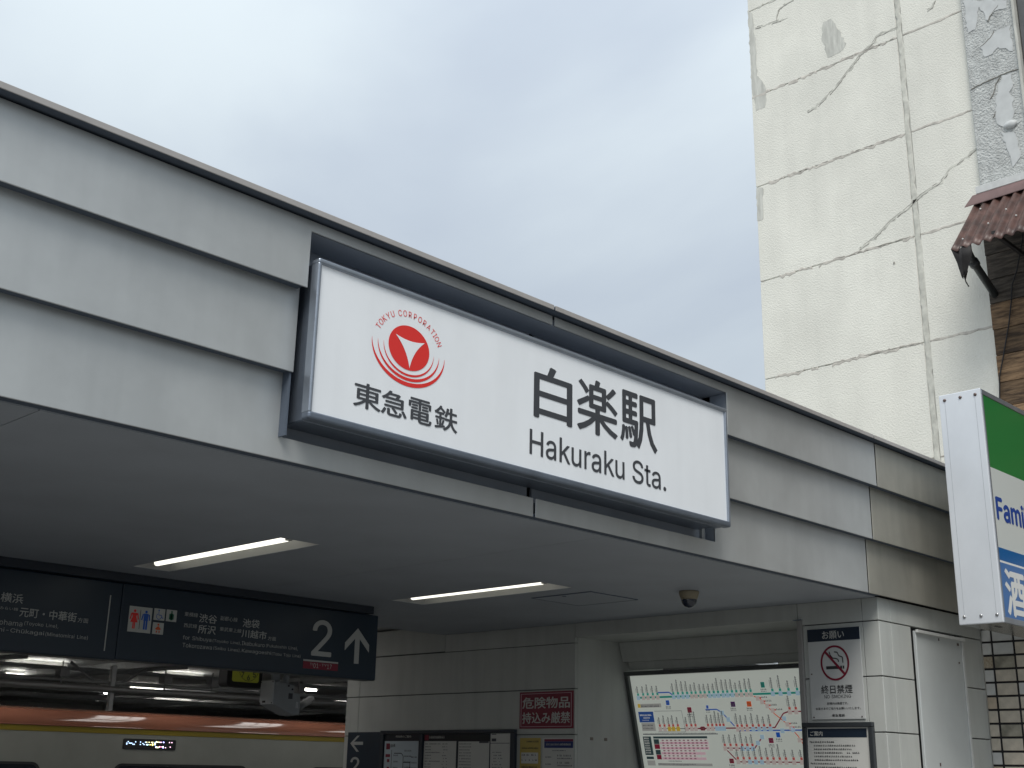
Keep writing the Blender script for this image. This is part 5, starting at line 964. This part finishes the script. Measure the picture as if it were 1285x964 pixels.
for i, (x, y, lb_) in enumerate(((13.4, 23.6, 'lit platform lamp seen right of the column beyond the train'), (16.3, 31, 'lit platform lamp seen low behind the column beyond the train'), (15.6, 28.4, 'lit platform lamp seen just left of the column beyond the train'),
        (22.6, 29.8, 'lit platform lamp seen at the edge of the entrance side wall'), (10.2, 23.4, 'lit platform lamp seen under the left end of the hanging sign'), (17.2, 24.6, 'lit platform lamp seen behind the white sensor box'), (19.5, 34, 'farthest lit platform lamp under the canopy'), (11.6, 26.5, 'lit platform lamp seen just right of the tall platform column'), (7.6, 27.5, 'lit platform lamp at the far left beyond the train'))):
    t = thing('platform_light', lb_, 'light', (0, 0, 0), 'strip lights over the platforms')
    box('batten', (x, x + 1.25), (y - .05, y + .05), (3.33, 3.39), reflect_m, t)
    for yy in (y - .04, y + .04): tube('tube', [(x + .03, yy, 3.30), (x + 1.22, yy, 3.30)], .022, mat('platform_tube', (1, .98, .9), .5, emit=16), t, 8)
# unseen light panels, added to light the train and reflect in its roof
for i, x in enumerate((-.9, 1.7, 4.3, 6.9, 9.55, 12.2, 14.8)):
    t = thing('added_light_panel', ('unseen light panel added under the canopy, reflected in the red train roof, ' + ('above the destination display' if i == 4 else 'above the yellow clock' if i == 5 else 'out of sight')), 'light', (0, 0, 0), 'light panels added over the platform edge')
    if i not in (4, 5): t['label'] = ('outermost', 'second', 'third', 'fourth', '', '', 'right end')[i] + ' added light panel hidden above the navy sign and train'
    box('diffuser', (x, x + .80), (14.9, 17.1), (3.375, 3.395), mat('panel_diffuser', (1, .98, .94), .5, emit=3.0), t)
    boxes('louvre', [((x - .02, x + .82), (15.95, 16.10), (3.33, 3.374)), ((x + .26, x + .28), (14.9, 17.1), (3.34, 3.372)), ((x + .53, x + .55), (14.9, 17.1), (3.34, 3.372))], reflect_m, t)
# sensor box and yellow clock, hung beyond the sign
sb = thing('sensor_box', 'angular grey equipment box hanging from two pipes below the navy sign', 'equipment')
Pf = PX(13.2)
prism('case', [(9.250, 2.556), (9.308, 2.568), (9.548, 2.528), (9.552, 2.438), (9.655, 2.435), (9.664, 2.178), (9.560, 2.160), (9.247, 2.287)], PX(13.2), .30, boxw_m, sb, .006)
box('end_plate', (9.235, 9.25), (13.205, 13.49), (2.285, 2.575), mat('case_light', (.60, .62, .64), .45), sb, .004)
tube('stay_arm', [(9.64, 13.45, 2.20), (9.95, 13.6, 2.30), (10.35, 13.9, 2.42)], .05, beam_m, sb, 6)
tube('hanger_pipe', [(9.36, 13.35, 2.54), (9.36, 13.35, 3.395)], .058, boxw_m, sb, 14)
tube('hanger_pipe', [(9.52, 13.35, 2.50), (9.52, 13.35, 3.395)], .042, boxw_m, sb, 14)
boxes('vent', [((9.228, 9.2345), (13.36, 13.42), (2.305, 2.33))], rub_m, sb)
for y_, z_ in ((13.22, 2.30), (13.475, 2.30), (13.22, 2.56), (13.475, 2.56)): box('bolt', (9.228, 9.2345), (y_ - .007, y_ + .007), (z_ - .007, z_ + .007), rub_m, sb)
for x_, z_ in ((9.46, 2.52), (9.52, 2.48)): box('bolt', (x_ - .01, x_ + .01), (13.19, 13.199), (z_ - .01, z_ + .01), rub_m, sb)
box('label_tag', (9.47, 9.53), (13.193, 13.199), (2.36, 2.43), mat('print_grey', (0, 0, 0)), sb)
box('latch', (9.585, 9.62), (13.185, 13.199), (2.25, 2.33), MATS['case_light'], sb)
ck = thing('platform_clock', 'yellow faced dial in a black case partly hidden behind the navy sign', 'clock')
prism('case', rrect(8.80, 9.33, 2.49, 2.98, .05), PX(13.6), .20, rub_m, ck, .006)
prism('face', rrect(8.87, 9.27, 2.555, 2.93, .03), PX(13.592), .007, clock_m, ck)
Pc = PX(13.590)
for s_, x, z in (('7', 9.02, 2.645), ('6', 9.11, 2.615), ('5', 9.195, 2.655)): text(s_, Pc, x - .022, x + .022, z - .036, z + .036, black_ink, ck, .02)
sheet('dial_arc', path([(9.11 + .15 * math.cos(R(t)), 2.735 + .165 * math.sin(R(t))) for t in range(200, 345, 12)], .006), Pc, black_ink, ck)
tube('hanger_pipe', [(9.07, 13.7, 2.96), (9.07, 13.7, 3.395)], .03, boxw_m, ck, 10)
